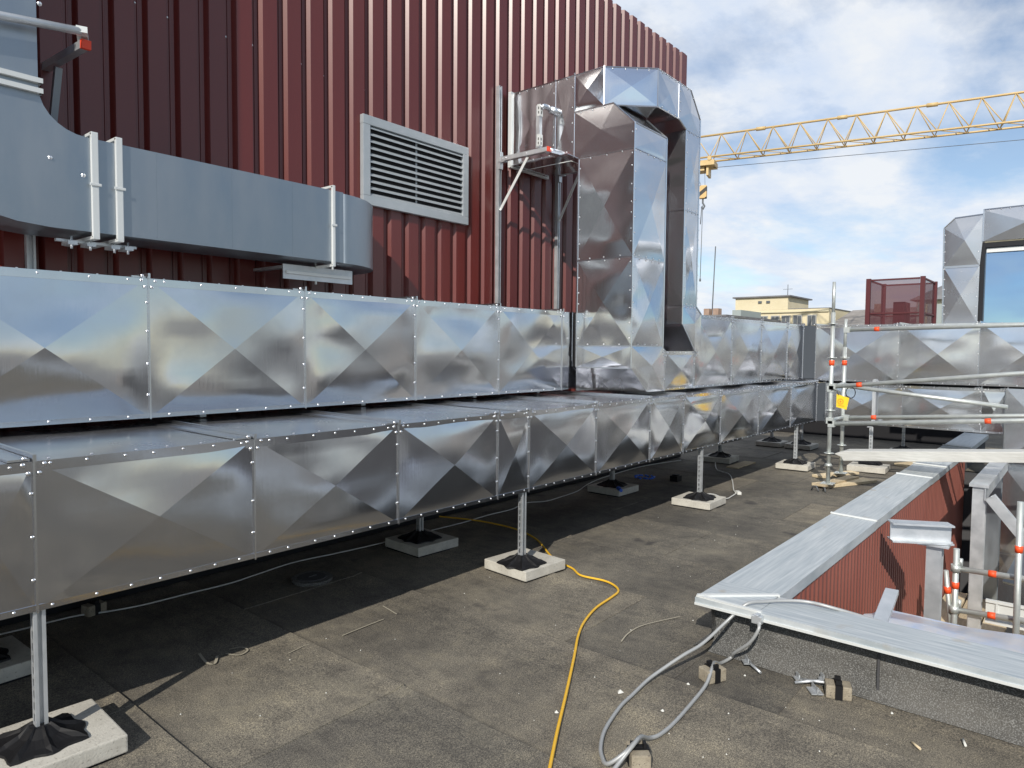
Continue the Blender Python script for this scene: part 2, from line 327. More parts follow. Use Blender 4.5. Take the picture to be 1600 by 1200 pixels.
def fan_panel(poly, h, inside, name, parent, m='alu', n=8, amp=0.003, seed=None, centre=None):
    P = [V(p) for p in poly]; k = len(P); c = V(centre) if centre else sum(P, V())/k
    nrm = sum(((P[i]-c).cross(P[(i+1)%k]-c) for i in range(k)), V()).normalized()
    if nrm.dot(c-V(inside)) < 0: nrm = -nrm; P = P[::-1]
    if seed is None: seed = rnd.random()*50
    b = MB(); cache = {}
    def vid(p, t):
        key = (round(p.x,5), round(p.y,5), round(p.z,5))
        if key not in cache:
            cache[key] = len(b.v); b.v.append(p+nrm*(h*t+warp(p, seed, amp)*min(1, t*4)))
        return cache[key]
    for q in range(k):
        A, B = P[q], P[(q+1)%k]; g = {}
        for i in range(n+1):
            for j in range(n+1-i):
                t = 1-(i+j)/n; g[i,j] = vid(c*t + A*(i/n) + B*(j/n), t)
        for i in range(n):
            for j in range(n-i):
                b.f.append([g[i,j], g[i+1,j], g[i,j+1]]); b.smooth.append(True)
                if i+j < n-1: b.f.append([g[i+1,j], g[i+1,j+1], g[i,j+1]]); b.smooth.append(True)
        for i in range(n): b.sharp.append((g[i,0], g[i+1,0]))
    return b.build(name, m, parent, fix=False)
def rivet(b, p, nrm, r=0.0065, hgt=0.0045):
    p = V(p); nrm = V(nrm).normalized(); a = nrm.orthogonal().normalized(); c = nrm.cross(a); k = len(b.v); n = 7
    for rr, hh in ((1.0, 0.0), (0.72, 0.75)):
        for j in range(n): b.v.append(p+nrm*hgt*hh+(a*math.cos(6.2832*j/n)+c*math.sin(6.2832*j/n))*r*rr)
    b.v.append(p+nrm*hgt)
    for j in range(n):
        b.f.append([k+j, k+(j+1)%n, k+n+(j+1)%n, k+n+j]); b.f.append([k+n+j, k+n+(j+1)%n, k+2*n]); b.smooth += [True, True]
def rivet_line(b, a, c, nrm, step=0.13, off=0.0, r=0.0065):
    a = V(a); c = V(c); L = (c-a).length; n = max(1, round(L/step))
    for i in range(n):
        t = (i+0.5)/n + (rnd.random()-0.5)*0.04; rivet(b, a.lerp(c, t)+V(nrm)*off+V((0,0,(rnd.random()-0.5)*0.004)), nrm, r)
def strip(b, a, c, nrm, w=0.014, t=0.010, sink=0.003):      # folded seam standing proud of a face, along a-c
    a = V(a); c = V(c); d = (c-a).normalized(); nrm = V(nrm).normalized(); sdv = d.cross(nrm).normalized()
    b.obox((a+c)/2+nrm*((t-sink)/2), d, sdv, nrm, (c-a).length/2, w/2, (t+sink)/2)

def duct_run(root, P0, A, Nn, joints, depth, z0, z1, h=0.028, top=True, edge=True, hseed=None, tallflange=0.028, skip_first=False, bottom=True, cap0=True, cap1=True, rstep=0.13, vstep=0.15, powr=1.0, toph=0.006, amp=0.004, n=16):
    """straight rectangular duct: P0 start on the front face, A axis, Nn outward normal of the front face"""
    P0 = V(P0); A = V(A); Nn = V(Nn); Z = V((0,0,1)); riv = MB()
    pt = lambda s, d, z: V((P0.x, P0.y, 0))+A*s-Nn*d+Z*z
    mid = pt((joints[0]+joints[-1])/2, depth/2, (z0+z1)/2)
    for i in range(len(joints)-1):
        s0, s1 = joints[i]+0.002, joints[i+1]-0.002
        hh = h*min(1.0, (s1-s0)/0.5) if h > 0 else h
        crease_panel([pt(s0,0,z0+0.004), pt(s1,0,z0+0.004), pt(s1,0,z1-0.004), pt(s0,0,z1-0.004)], hh*rnd.uniform(0.9,1.1), mid, 'side_panel', root, powr=powr, amp=amp, n=n)
        if top: crease_panel([pt(s0,0.0,z1), pt(s1,0.0,z1), pt(s1,depth,z1), pt(s0,depth,z1)], toph, mid, 'top_panel', root, m='alu_worn', n=8, amp=0.006)
        # hem strips along the long edges
        for za, ww in ((z1-0.020, 0.040), (z0+0.012, 0.024)):
            hem = MB(); strip(hem, pt(s0,0,za), pt(s1,0,za), Nn, ww, 0.004); hem.build('edge_hem', 'alu', root)
        rivet_line(riv, pt(s0,0,z1-0.014), pt(s1,0,z1-0.014), Nn, rstep, 0.004); rivet_line(riv, pt(s0,0,z0+0.014), pt(s1,0,z0+0.014), Nn, rstep, 0.004)
        rivet_line(riv, pt(s0-0.012,0,z0+0.03), pt(s0-0.012,0,z1-0.03), Nn, vstep, 0.004, 0.0075)
        if top: rivet_line(riv, pt(s0+0.03,0.05,z1), pt(s0+0.03,depth-.05,z1), Z, 0.22, 0.002); rivet_line(riv, pt(s0,0.035,z1), pt(s1,0.035,z1), Z, 0.16, 0.002)
    for i, s in enumerate(joints):
        if i == 0 and skip_first: continue
        f = MB(); strip(f, pt(s,0,z0-0.006), pt(s,0,z1+0.012), Nn, 0.008, 0.008)
        for ds_, dz_ in ((-.035,-.012),(.035,-.012),(-.018,-.045),(.018,-.045),(-.03,.012)): rivet(riv, pt(s+ds_, -0.005, z1+dz_), Nn, 0.009, 0.006)
        if top: f.obox(pt(s,depth/2-0.005,z1+tallflange/2-0.002), A, Nn, Z, 0.006, depth/2+0.012, tallflange/2)
        f.build('joint_flange', 'alu_edge', root)
        if top:
            cb = MB(); cb.obox(pt(s-0.045,depth/2,z1+0.006), A, Nn, Z, 0.035, depth/2-0.004, 0.004); cb.build('cover_strip', 'alu_edge', root)
    back = MB(); s0, s1 = joints[0], joints[-1]
    back.quad(pt(s0,depth,z0), pt(s1,depth,z0), pt(s1,depth,z1), pt(s0,depth,z1)); back.build('back_panel', 'alu', root, fix=False)
    if bottom:
        back = MB(); back.quad(pt(s0,0,z0), pt(s0,depth,z0), pt(s1,depth,z0), pt(s1,0,z0)); back.build('bottom_panel', 'alu', root, fix=False)
    for s, on in ((s0, cap0), (s1, cap1)):
        if on:
            e = MB(); e.quad(pt(s,0,z0), pt(s,depth,z0), pt(s,depth,z1), pt(s,0,z1)); e.build('end_panel', 'alu', root, fix=False)
    return riv
def resheet(root, m):
    for o in root.children:
        if o.type == 'MESH' and o.data.materials and o.data.materials[0] == M['alu']: o.data.materials[0] = M[m]
X, Y, Z = V((1,0,0)), V((0,1,0)), V((0,0,1))

# ------------------------------------------------------------------ the setting
# city ground far below
g = MB(); g.quad((-3000,-3000,-12), (3000,-3000,-12), (3000,3000,-12), (-3000,3000,-12)); struct(g.build('ground', 'city', fix=False))
# flat roof body (with the light well cut out) and its felt sheets
rb = MB(); rb.box(-14, 3.52, -12, 4.9, -11.9, -0.012); rb.box(3.521, 19, 1.26, 4.9, -11.9, -0.012); rb.box(10.9, 19, -12, 1.259, -11.9, -0.012)
rb.box(9.7, 19, 4.901, 12, -11.9, -0.012)
roof = struct(rb.build('roof', 'wall_dark'))
def felt_sheet(x0, x1, y0, y1):
    # the far long edge laps over the next sheet: raised lip
    k = MB(); z0 = 0.0; z1 = 0.007
    xs = [x0, x0+0.14, x1-0.05, x1+0.025]; zs = [z0, z0-0.002, z0+0.002, z1+0.004]
    wob = [rnd.uniform(-0.006, 0.006) for _ in range(40)]
    ny = max(2, int((y1-y0)/0.35)); vs = []; fs = []; uv = []
    for j in range(ny+1):
        y = y0+(y1-y0)*j/ny; wv = wob[j % 40]
        zl = 0.004 if j == 0 else 0
        for x, z in zip(xs, zs):
            vs.append((x+(wv if x > x1-0.01 else 0), y, z+zl+0.001)); uv.append((min(x-x0-0.0, 5), y-y0))
        vs.append((xs[-1]+wv, y, -0.006)); uv.append((0, 0))
    for j in range(ny):
        for i in range(4):
            a = j*5+i; fs.append((a, a+1, a+6, a+5))
    vs2 = len(vs)
    # front (near) end lip
    for i, (x, z) in enumerate(zip(xs, zs)): vs.append((x, y0, -0.006)); uv.append((0.3, 0))
    for i in range(3): fs.append((i, vs2+i, vs2+i+1, i+1))
    k.add(vs, fs); o = k.build('roofing_sheet', 'felt', roof, fix=False)
    ul = o.data.uv_layers.new(name='UVMap')
    for lp in o.data.loops: ul.data[lp.index].uv = (uv[lp.vertex_index][0] if True else 0, uv[lp.vertex_index][1])
    return o
ends = {1.2: [2.43], 2.1: [0.35, 3.9], 3.0: [2.15], 0.3: [3.2], 3.9: [3.35], 4.8: [2.5], 5.7: [3.6], 6.6: [2.2], 7.5: [3.1], 8.4: [2.7]}
xk = -10.5
while xk < 18.5:
    x0 = round(xk, 2); x1 = x0+0.9
    ylo = -9.0 if x0 < 3.0 else (-9.0 if x0 > 10.8 else 1.50)
    if abs(x0-3.0) < 0.01: cuts = [-9.0, -4.0, 1.0, 2.15, 4.85]
    else: cuts = [ylo] + [e for e in ends.get(x0, ([rnd.uniform(-6, -3), rnd.uniform(0, 3)] if ylo < 0 else [rnd.uniform(2, 4)])) if e > ylo+.3] + [4.85 if x0 < 9.7 else 11.5]
    for a, b_ in zip(cuts[:-1], cuts[1:]):
        if abs(x0-3.0) < 0.01 and b_ <= 1.01: felt_sheet(x0, 3.48, a, b_)
        elif abs(x0-3.0) < 0.01 and a < 1.4: felt_sheet(x0, 3.48, a, 1.5); felt_sheet(x0, x1, 1.5, b_)
        else: felt_sheet(x0, x1, a, b_)
    xk += 0.9

# ------------------------------------------------------------------ red clad hall
hall = thing('hall_building', 'tall hall clad in dark red ribbed metal sheets, left behind the ducts', 'building', (0, 4.7, 0))
hb = MB(); hb.box(-6, 9.45, 4.76, 20, -11.9, 5.80); hb.build('wall', 'void', hall)
ht = MB(); ht.box(-6.0, 9.40, 4.80, 19.9, 5.801, 5.84); ht.build('roof', 'roof_grey', hall)
def rib_mesh():
    b = MB(); y0, y1 = 0.036, 0.0; zt, zb = 5.89, -0.05
    xs = [(0.0, y0), (0.023, y1), (0.138, y1), (0.150, y0), (0.166, y0), (0.169, y0-0.005), (0.177, y0-0.005), (0.180, y0), (0.2, y0)]
    n = len(xs); vs = [(x, y, zb) for x, y in xs]+[(x, y, zt) for x, y in xs]+[(x, 0.055, zt) for x, y in xs]
    fs = [(i, i+1, n+i+1, n+i) for i in range(n-1)]+[(n+i, n+i+1, 2*n+i+1, 2*n+i) for i in range(n-1)]
    b.add(vs, fs); return b
rib = None
for k in range(-27, 30):
    x = 3.55+0.2*k
    if rib is None:
        rib = local_part(rib_mesh(), 'cladding_panel', 'red', hall, fix=False); o = rib
    else: o = rib.copy(); COL.objects.link(o); o.parent = hall
    o.location = (x, 0, (rnd.random()-.5)*0.012)
e = MB(); e.box(9.49, 9.53, 4.70, 19.9, -11.9, 5.885); e.build('corner_trim', 'red', hall)
pl = MB(); pl.box(-6, 9.5, 4.655, 4.695, 0.012, 0.62); pl.build('shade_strip', 'void', hall)  # black strip painting the deep shade at the wall base under the duct
sc_ = MB()
for k in range(-20, 29):
    for zz in (2.35, 3.75, 5.0):
        if (k*7+int(zz*10)) % 3 != 0: rivet(sc_, (3.55+0.2*k+0.158, 4.735, zz+rnd.uniform(-.02,.02)), (0,-1,0), 0.008, 0.006)
stuff(sc_.build('screws', 'rivet', hall))

# louvred vent on the hall wall
vt = thing('louvred_vent', 'grey framed rectangular vent with horizontal louvres on the red wall', 'vent', (4.2, 4.62, 2.8))
vx0, vx1, vz0, vz1, vy = 3.638, 4.892, 2.785, 3.515, 4.655
fb = MB(); w = 0.075; fb.box(vx0, vx1, vy, 4.699, vz1-w, vz1); fb.box(vx0, vx1, vy, 4.699, vz0, vz0+w)
fb.box(vx0, vx0+w, vy+.0005, 4.698, vz0+w, vz1-w); fb.box(vx1-w, vx1, vy+.0005, 4.698, vz0+w, vz1-w); fb.build('frame', 'louvre', vt, bevel=0.004)
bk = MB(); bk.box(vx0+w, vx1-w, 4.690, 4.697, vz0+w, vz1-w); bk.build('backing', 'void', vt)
mu = MB(); mu.box(4.24, 4.26, 4.6875, 4.6892, vz0+w, vz1-w); mu.build('mullion', 'louvre', vt)
nl = 11; slat = None
for i in range(nl):
    zc = vz0+w+0.02+(vz1-vz0-2*w-0.03)*i/(nl-1)
    if slat is None:
        b = MB(); L_ = (vx1-vx0-2*w)/2-0.002
        b.obox((0,0,0), X, V((0,0.707,0.707)), V((0,-0.707,0.707)), L_, 0.0145, 0.0016); b.obox((0,-0.0110,-0.0135), X, Y, Z, L_, 0.0014, 0.005)
        slat = local_part(b, 'slat', 'louvre', None, fix=True); slat.parent = vt; o = slat
    else: o = slat.copy(); COL.objects.link(o); o.parent = vt
    o.location = V(((vx0+vx1)/2, 4.6735, zc))-V(vt.location)

# ------------------------------------------------------------------ lower duct along the wall
lj = [-1.95, -1.02, -0.10, 0.55, 0.826, 1.714, 2.602, 3.467, 3.803, 4.666, 5.546, 6.208, 7.087, 8.183, 9.328, 10.45]
ld = thing('rectangular_duct', 'lower long aluminium duct on posts, nearest the camera, running the full length of the wall', 'duct', (0, 3.02, 0.6))
r = duct_run(ld, (0, 3.02, 0), X, -Y, lj, 1.12, 0.595, 1.165, h=0.025, cap1=False, powr=0.85, amp=0.006)
stuff(r.build('rivets', 'rivet', ld))
cs = MB(); cs.prism([(10.452,3.03,0.60),(10.56,2.93,0.60),(10.56,2.93,1.15),(10.452,3.03,1.15)], (0.01,0.01,0)); cs.build('corner_strip', 'dark_metal', ld)
# ------------------------------------------------------------------ upper duct, left part
uj = [-2.4, -1.42, -0.45, 0.62, 1.59, 2.54, 3.48, 4.42, 5.327]
ud = thing('rectangular_duct', 'upper left aluminium duct along the red wall, behind and above the lower one', 'duct', (0, 3.845, 1.2))
r = duct_run(ud, (0, 3.845, 0), X, -Y, uj, 0.70, 1.215, 1.955, h=0.015, cap1=False, amp=0.0065, powr=0.9, rstep=0.19, vstep=0.19)
b = fan_panel([(5.330,3.845,1.217),(5.79,3.845,1.217),(5.50,3.845,1.44),(5.50,3.845,1.953),(5.330,3.845,1.953)], 0.006, (5.4,4.3,1.6), 'side_panel', ud, centre=(5.42,3.845,1.55))
b = MB(); b.quad((5.32,3.845,1.955),(5.50,3.845,1.955),(5.50,4.57,1.955),(5.32,4.57,1.955)); b.build('top_panel', 'alu', ud, fix=False)
b = MB(); b.box(5.53,5.54,3.803,3.90,1.44,1.955); b.prism([(5.53,3.803,1.44),(5.54,3.803,1.44),(5.83,3.803,1.217),(5.82,3.803,1.217)], (0,0.10,0)); b.build('gap_shade', 'void', ud)  # black plates stand in for the shade in the gap beside the riser
b = MB(); strip(b, (5.5,3.845,1.44), (5.5,3.845,1.96), (-.3,-1,0), 0.008, 0.006); strip(b, (5.5,3.845,1.44), (5.79,3.845,1.217), -Y, 0.008, 0.006); b.build('seam_strips', 'alu_edge', ud)
rivet_line(r, (5.484,3.866,1.46), (5.484,3.866,1.94), -Y, 0.15); rivet_line(r, (5.51,3.866,1.41), (5.75,3.866,1.23), -Y, 0.13)
stuff(r.build('rivets', 'rivet', ud))
for x in (0.8, 2.0, 3.2, 4.4, 5.3):
    sp = MB(); sp.box(x-.02, x+.02, 4.10, 4.5, 1.174, 1.212); sp.build('support_rail', 'galv_strut', ud)

# ------------------------------------------------------------------ near riser (wall stub, elbow, shaft)
nr = thing('duct_riser', 'near tall aluminium duct elbow coming out of the red wall and turning down', 'duct', (5.8, 3.5, 1.2))
rv = MB(); fl = MB()
ins = (5.8, 3.5, 2.5); insS = (5.8, 4.2, 3.8)
XL, XR, YF, YB = 5.5, 6.1, 3.2, 3.80
# left face
lf = lambda y, z: (XL, y, z)
crease_panel([lf(4.655,3.47),lf(4.085,3.47),lf(4.085,4.185),lf(4.655,4.185)], 0.010, insS, 'side_panel', nr)
fan_panel([lf(4.083,3.47),lf(3.93,3.47),lf(3.862,3.43),lf(3.862,4.18),lf(4.083,4.185)], 0.008, insS, 'side_panel', nr)
fan_panel([lf(3.86,3.845),lf(3.42,3.832),lf(YF,3.62),lf(YF,3.402),lf(YB,3.402),lf(3.86,3.43)], 0.016, ins, 'side_panel', nr, centre=(XL,3.545,3.62))
for z0, z1 in ((2.442,3.398), (1.637,2.438)): crease_panel([lf(YB,z0),lf(YF,z0),lf(YF,z1),lf(YB,z1)], 0.018, ins, 'side_panel', nr, amp=0.007)
crease_panel([lf(YB,1.432),lf(YF,1.432),lf(YF,1.633),lf(YB,1.633)], 0.008, ins, 'side_panel', nr)
crease_panel([(XL,YB,1.43),(XL,YF,1.43),(5.80,YF,1.205),(5.80,YB,1.205)], 0.012, ins, 'side_panel', nr)
# front face
for z0, z1 in ((2.442,3.398), (1.637,2.438)): crease_panel([(XL,YF,z0),(XR,YF,z0),(XR,YF,z1),(XL,YF,z1)], 0.016, ins, 'front_panel', nr, amp=0.006)
crease_panel([(XL,YF,3.402),(XR,YF,3.402),(XR,YF,3.62),(XL,YF,3.62)], 0.007, ins, 'front_panel', nr)
crease_panel([(XL,YF,3.62),(XR,YF,3.62),(XR,3.42,3.832),(XL,3.42,3.832)], 0.007, ins, 'front_panel', nr)
fan_panel([(XL,YF,1.633),(XL,YF,1.43),(5.80,YF,1.205),(6.14,YF,1.205),(6.14,YF,1.60),(XR,YF,1.633)], 0.014, ins, 'front_panel', nr)
# right, back, top, undersides
q = MB(); q.quad((XR,YF,1.6),(XR,YB,1.6),(XR,YB,3.62),(XR,YF,3.62)); q.quad((XR,YF,3.62),(XR,YB,3.47),(XR,4.6,3.47),(XR,3.42,3.832)); q.quad((XR,3.42,3.832),(XR,4.6,3.47),(XR,4.6,3.832),(XR,4.0,3.832))
q.quad((XL,YB,1.2),(XR,YB,1.2),(XR,YB,3.4),(XL,YB,3.4)); q.build('back_panel', 'alu', nr, fix=False)
crease_panel([(XL,3.93,3.468),(XR,3.93,3.468),(XR,4.60,3.468),(XL,4.60,3.468)], 0.006, insS, 'underside_panel', nr)
q = MB(); q.quad((XL,3.93,3.468),(XR,3.93,3.468),(XR,YB,3.39),(XL,YB,3.39)); q.build('underside_panel', 'alu', nr, fix=False)
q = MB(); q.quad((XL,3.42,3.834),(XR,3.42,3.834),(XR,4.6,3.834),(XL,4.6,3.834)); q.build('top_panel', 'alu', nr, fix=False)
# seams
nx = -X
for a, c, n_ in [((XL,YF,1.43),(XL,YF,3.62),(-1,-1,0)), ((XL,YB,1.43),(XL,YB,3.40),nx), ((XL,YF,3.40),(XL,YB,3.40),nx), ((XL,YF,2.44),(XL,YB,2.44),nx), ((XL,YF,1.635),(XL,YB,1.635),nx),
                 ((XL,YF,3.62),(XL,3.42,3.832),(-1,-1,1)), ((XL,3.42,3.838),(XL,3.86,3.842),nx), ((XL,4.085,3.46),(XL,4.085,4.20),nx), ((XL,3.861,3.42),(XL,3.861,4.21),nx),
                 ((XL,3.93,3.468),(XL,4.60,3.468),(-1,0,-1)), ((XL,YB,3.40),(XL,3.93,3.468),(-1,0,-1)), ((XL,3.86,4.187),(XL,4.60,4.187),(-1,0,1)), ((XL,YF,1.43),(XL,YB,1.43),nx),
                 ((XL,YF,1.43),(5.80,YF,1.205),-Y), ((XL,YF,3.40),(XR,YF,3.40),-Y), ((XL,YF,2.44),(XR,YF,2.44),-Y), ((XL,YF,1.635),(XR,YF,1.635),-Y), ((XR,YF,1.6),(XR,YF,3.62),(1,-1,0)),
                 ((XR,YF,3.62),(XR,3.42,3.832),(1,-1,1)), ((XL,YF,3.62),(XR,YF,3.62),(0,-1,.4))]:
    strip(fl, a, c, n_, 0.010, 0.006)
for y, z0, z1 in ((YF+0.022,1.66,3.58),(YB-0.02,1.66,3.38)): rivet_line(rv, (XL,y,z0), (XL,y,z1), nx, 0.14, 0.004)
for z in (3.385, 2.425, 2.455, 1.65): rivet_line(rv, (XL,YF+0.05,z), (XL,YB-.05,z), nx, 0.15, 0.004); rivet_line(rv, (XL+.05,YF,z), (XR-.05,YF,z), -Y, 0.13, 0.004)
rivet_line(rv, (XL,3.46,3.815), (XL,3.84,3.825), nx, 0.12, 0.004); rivet_line(rv, (XL,3.88,3.5), (XL,3.88,4.15), nx, 0.16, 0.004); rivet_line(rv, (XL,4.10,3.5), (XL,4.10,4.15), nx, 0.16, 0.004)
rivet_line(rv, (XL,3.9,4.17), (XL,4.58,4.17), nx, 0.10, 0.003); rivet_line(rv, (XL,3.9,3.485), (XL,4.58,3.485), nx, 0.10, 0.003); rivet_line(rv, (XL+.02,YF,1.66), (XL+.02,YF,3.6), -Y, 0.15, 0.003)
fl.build('seam_strips', 'alu_edge', nr)
c_ = MB(); c_.box(5.475, 6.125, 4.625, 4.66, 3.45, 3.468); c_.box(5.475, 6.125, 4.625, 4.66, 4.189, 4.205); c_.box(5.475, 5.499, 4.625, 4.66, 3.469, 4.188); c_.box(6.101, 6.125, 4.625, 4.66, 3.469, 4.188); c_.box(5.52,6.08,4.601,4.699,3.49,4.17); c_.build('wall_flange', 'zinc_white', nr)
stuff(rv.build('rivets', 'rivet', nr))

# ------------------------------------------------------------------ far riser (loops over, round the corner and down)
fr = thing('duct_riser', 'far aluminium duct arching over the near riser and dropping on the run behind it', 'duct', (6.6, 3.4, 1.6))
rv = MB(); fl = MB(); Yf2 = 3.17; Yb2 = 3.74; zt, zb = 4.185, 3.845
in2 = (5.9, 3.8, 4.0); in3 = (6.6, 3.5, 3.0)
crease_panel([(XL,3.858,zb),(XL,3.535,zb),(XL,3.535,zt),(XL,3.858,zt)], 0.022, in2, 'side_panel', fr, amp=0.012)
crease_panel([(XL,3.53,zb),(5.85,Yf2,zb),(5.85,Yf2,zt),(XL,3.53,zt)], 0.014, in2, 'side_panel', fr)
crease_panel([(5.853,Yf2,zb),(6.278,Yf2,zb),(6.278,Yf2,zt),(5.853,Yf2,zt)], 0.012, in2, 'side_panel', fr)
fan_panel([(6.282,Yf2,zt),(6.53,Yf2,zt),(6.755,Yf2,3.95),(6.755,Yf2,3.78),(6.44,Yf2,3.78),(6.282,Yf2,3.85)], 0.014, in3, 'side_panel', fr)
for z0, z1 in ((3.002,3.777),(2.052,2.998)):
    crease_panel([(6.44,Yf2,z0),(6.755,Yf2,z0),(6.755,Yf2,z1),(6.44,Yf2,z1)], 0.012, in3, 'front_panel', fr, amp=0.005)
    crease_panel([(6.44,Yb2,z0),(6.44,Yf2,z0),(6.44,Yf2,z1),(6.44,Yb2,z1)], 0.012, in3, 'side_panel', fr, amp=0.004)
fan_panel([(6.44,Yf2,2.048),(6.755,Yf2,2.048),(6.80,Yf2,2.03),(6.88,Yf2,1.975),(6.88,Yf2,1.59),(6.74,Yf2,1.59),(6.45,Yf2,1.86)], 0.012, in3, 'front_panel', fr)
crease_panel([(6.44,Yb2,1.862),(6.44,Yf2,1.862),(6.44,Yf2,2.048),(6.44,Yb2,2.048)], 0.004, in3, 'side_panel', fr)
crease_panel([(6.44,Yb2,1.86),(6.44,Yf2,1.86),(6.74,Yf2,1.592),(6.74,Yb2,1.592)], 0.004, (7.0,3.5,2.2), 'side_panel', fr)
q = MB(); q.quad((6.755,Yf2,2.0),(6.755,Yb2,2.0),(6.755,Yb2,3.95),(6.755,Yf2,3.95)); q.quad((6.755,Yf2,3.95),(6.755,Yb2,3.95),(6.53,Yb2,zt),(6.53,Yf2,zt)); q.quad((6.44,Yb2,1.6),(6.755,Yb2,1.6),(6.755,Yb2,3.95),(6.44,Yb2,3.95)); q.build('back_panel', 'alu', fr, fix=False)
plan = [(XL,4.6),(XL,3.53),(5.85,Yf2),(6.53,Yf2),(6.53,Yb2),(6.1,Yb2),(6.1,4.6)]
q = MB(); q.add([(x,y,zt) for x,y in plan], [tuple(range(7))]); q.quad((6.1,4.6,zb),(6.1,Yb2,zb),(6.1,Yb2,zt),(6.1,4.6,zt)); q.quad((6.1,Yb2,zb),(6.53,Yb2,zb),(6.53,Yb2,zt),(6.1,Yb2,zt)); q.build('top_panel', 'alu', fr, fix=False)
plan = [(XL,3.85),(XL,3.53),(5.85,Yf2),(6.28,Yf2),(6.28,Yb2),(6.1,Yb2)]
q = MB(); q.add([(x,y,zb) for x,y in plan], [tuple(range(6))]); q.quad((6.28,Yf2,zb),(6.28,Yb2,zb),(6.44,Yb2,3.78),(6.44,Yf2,3.78)); q.build('underside_panel', 'alu', fr, fix=False)
for a, c, n_ in [((XL,3.53,zb),(XL,3.53,zt+.01),(-1,-.5,0)), ((5.85,Yf2,zb),(5.85,Yf2,zt),(-.4,-1,0)), ((6.28,Yf2,zb-.01),(6.28,Yf2,zt+.02),-Y), ((XL,3.86,zt),(XL,3.53,zt),(-1,0,1)), ((XL,3.53,zt),(5.85,Yf2,zt),(-1,-1,1)),
                 ((5.85,Yf2,zt),(6.53,Yf2,zt),(0,-1,1)), ((6.53,Yf2,zt),(6.755,Yf2,3.95),(0,-1,.5)), ((6.755,Yf2,3.95),(6.755,Yf2,2.05),(1,-1,0)), ((6.755,Yf2,2.05),(6.88,Yf2,1.975),-Y), ((XL,3.53,zb),(5.85,Yf2,zb),(-1,-1,-1)),
                 ((5.85,Yf2,zb),(6.28,Yf2,zb),(0,-1,-1)), ((6.28,Yf2,zb),(6.44,Yf2,3.78),(0,-1,-1)), ((6.44,Yf2,3.78),(6.44,Yf2,1.86),(-1,-1,0)), ((6.44,Yf2,1.86),(6.74,Yf2,1.592),-Y), ((6.44,Yf2,3.78),(6.755,Yf2,3.78),-Y),
                 ((6.44,Yf2,3.0),(6.755,Yf2,3.0),-Y), ((6.44,Yf2,2.05),(6.755,Yf2,2.05),-Y), ((6.44,Yf2,3.0),(6.44,Yb2,3.0),nx), ((6.44,Yf2,2.05),(6.44,Yb2,2.05),nx)]:
    strip(fl, a, c, n_, 0.010, 0.006)
for x in (6.462, 6.765): rivet_line(rv, (x,Yf2,1.95), (x,Yf2,3.75), -Y, 0.12, 0.004)
for z in (3.015, 2.985, 2.065, 2.035, 3.765): rivet_line(rv, (6.48,Yf2,z), (6.75,Yf2,z), -Y, 0.10, 0.004)
rivet_line(rv, (5.87,Yf2,zt-.015), (6.52,Yf2,zt-.015), -Y, 0.12, 0.004); rivet_line(rv, (5.87,Yf2,zb+.015), (6.27,Yf2,zb+.015), -Y, 0.12, 0.004); rivet_line(rv, (6.30,Yf2,zb+.03), (6.30,Yf2,zt-.03), -Y, 0.10, 0.004)
rivet_line(rv, (XL+.02,3.51,zt-.015), (5.83,Yf2+.02,zt-.015), (-.7,-.7,0), 0.12, 0.004); rivet_line(rv, (6.54,Yf2,zt-.03), (6.77,Yf2,3.96), -Y, 0.09, 0.004)
fl.build('seam_strips', 'alu_edge', fr); stuff(rv.build('rivets', 'rivet', fr))

# ------------------------------------------------------------------ upper run, right part (joined by both risers)
ur = thing('rectangular_duct', 'upper aluminium duct running right from the foot of the two risers to the corner', 'duct', (8.5, 3.2, 1.2))
r = duct_run(ur, (0, 3.2, 0), X, -Y, [6.145, 6.80], 0.60, 1.205, 1.590, h=0.014, cap0=False, cap1=False, top=False)
q = MB(); q.quad((6.1,3.2,1.592),(6.88,3.2,1.592),(6.88,3.8,1.592),(6.1,3.8,1.592)); q.build('top_panel', 'alu', ur, fix=False)
r2 = duct_run(ur, (0, 3.2, 0), X, -Y, [6.805, 7.777, 8.705, 9.67, 10.35], 0.60, 1.205, 1.975, h=0.020, cap1=False, powr=0.85)
stuff(r.build('rivets', 'rivet', ur)); stuff(r2.build('rivets', 'rivet', ur))
cs = MB(); cs.prism([(10.352,3.21,1.21),(10.50,3.07,1.21),(10.50,3.07,1.97),(10.352,3.21,1.97)], (0.01,0.01,0)); cs.build('corner_strip', 'dark_metal', ur)

# ------------------------------------------------------------------ cross ducts at the far end
tu = thing('rectangular_duct', 'upper cross duct at the far end, facing the camera behind the scaffold', 'duct', (10.5, 0, 1.2))
r = duct_run(tu, (10.5, 3.07, 0), -Y, -X, [0.0, 1.07, 1.97, 2.9, 3.85, 4.8], 0.7, 1.185, 1.975, h=0.026, cap0=False, rstep=0.16)
stuff(r.build('rivets', 'rivet', tu))
tl = thing('rectangular_duct', 'lower cross duct at the far end, behind the scaffold and over the parapet', 'duct', (10.56, 0, 0.6))
r = duct_run(tl, (10.56, 2.93, 0), -Y, -X, [0.0, 0.98, 1.87, 2.14], 1.1, 0.585, 1.150, h=0.026, cap0=False, rstep=0.16)
stuff(r.build('rivets', 'rivet', tl))
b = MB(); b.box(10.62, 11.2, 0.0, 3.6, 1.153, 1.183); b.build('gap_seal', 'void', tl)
dd_ = q = thing('duct_drop', 'aluminium duct dropping into the light well at the right edge', 'duct', (10.4, 0.2, -3))
fan_panel([(10.3,0.79,1.17),(10.3,0.0,1.17),(10.3,0.0,0.25),(10.3,0.79,0.25)], 0.03, (10.8,.4,.6), 'side_panel', q)
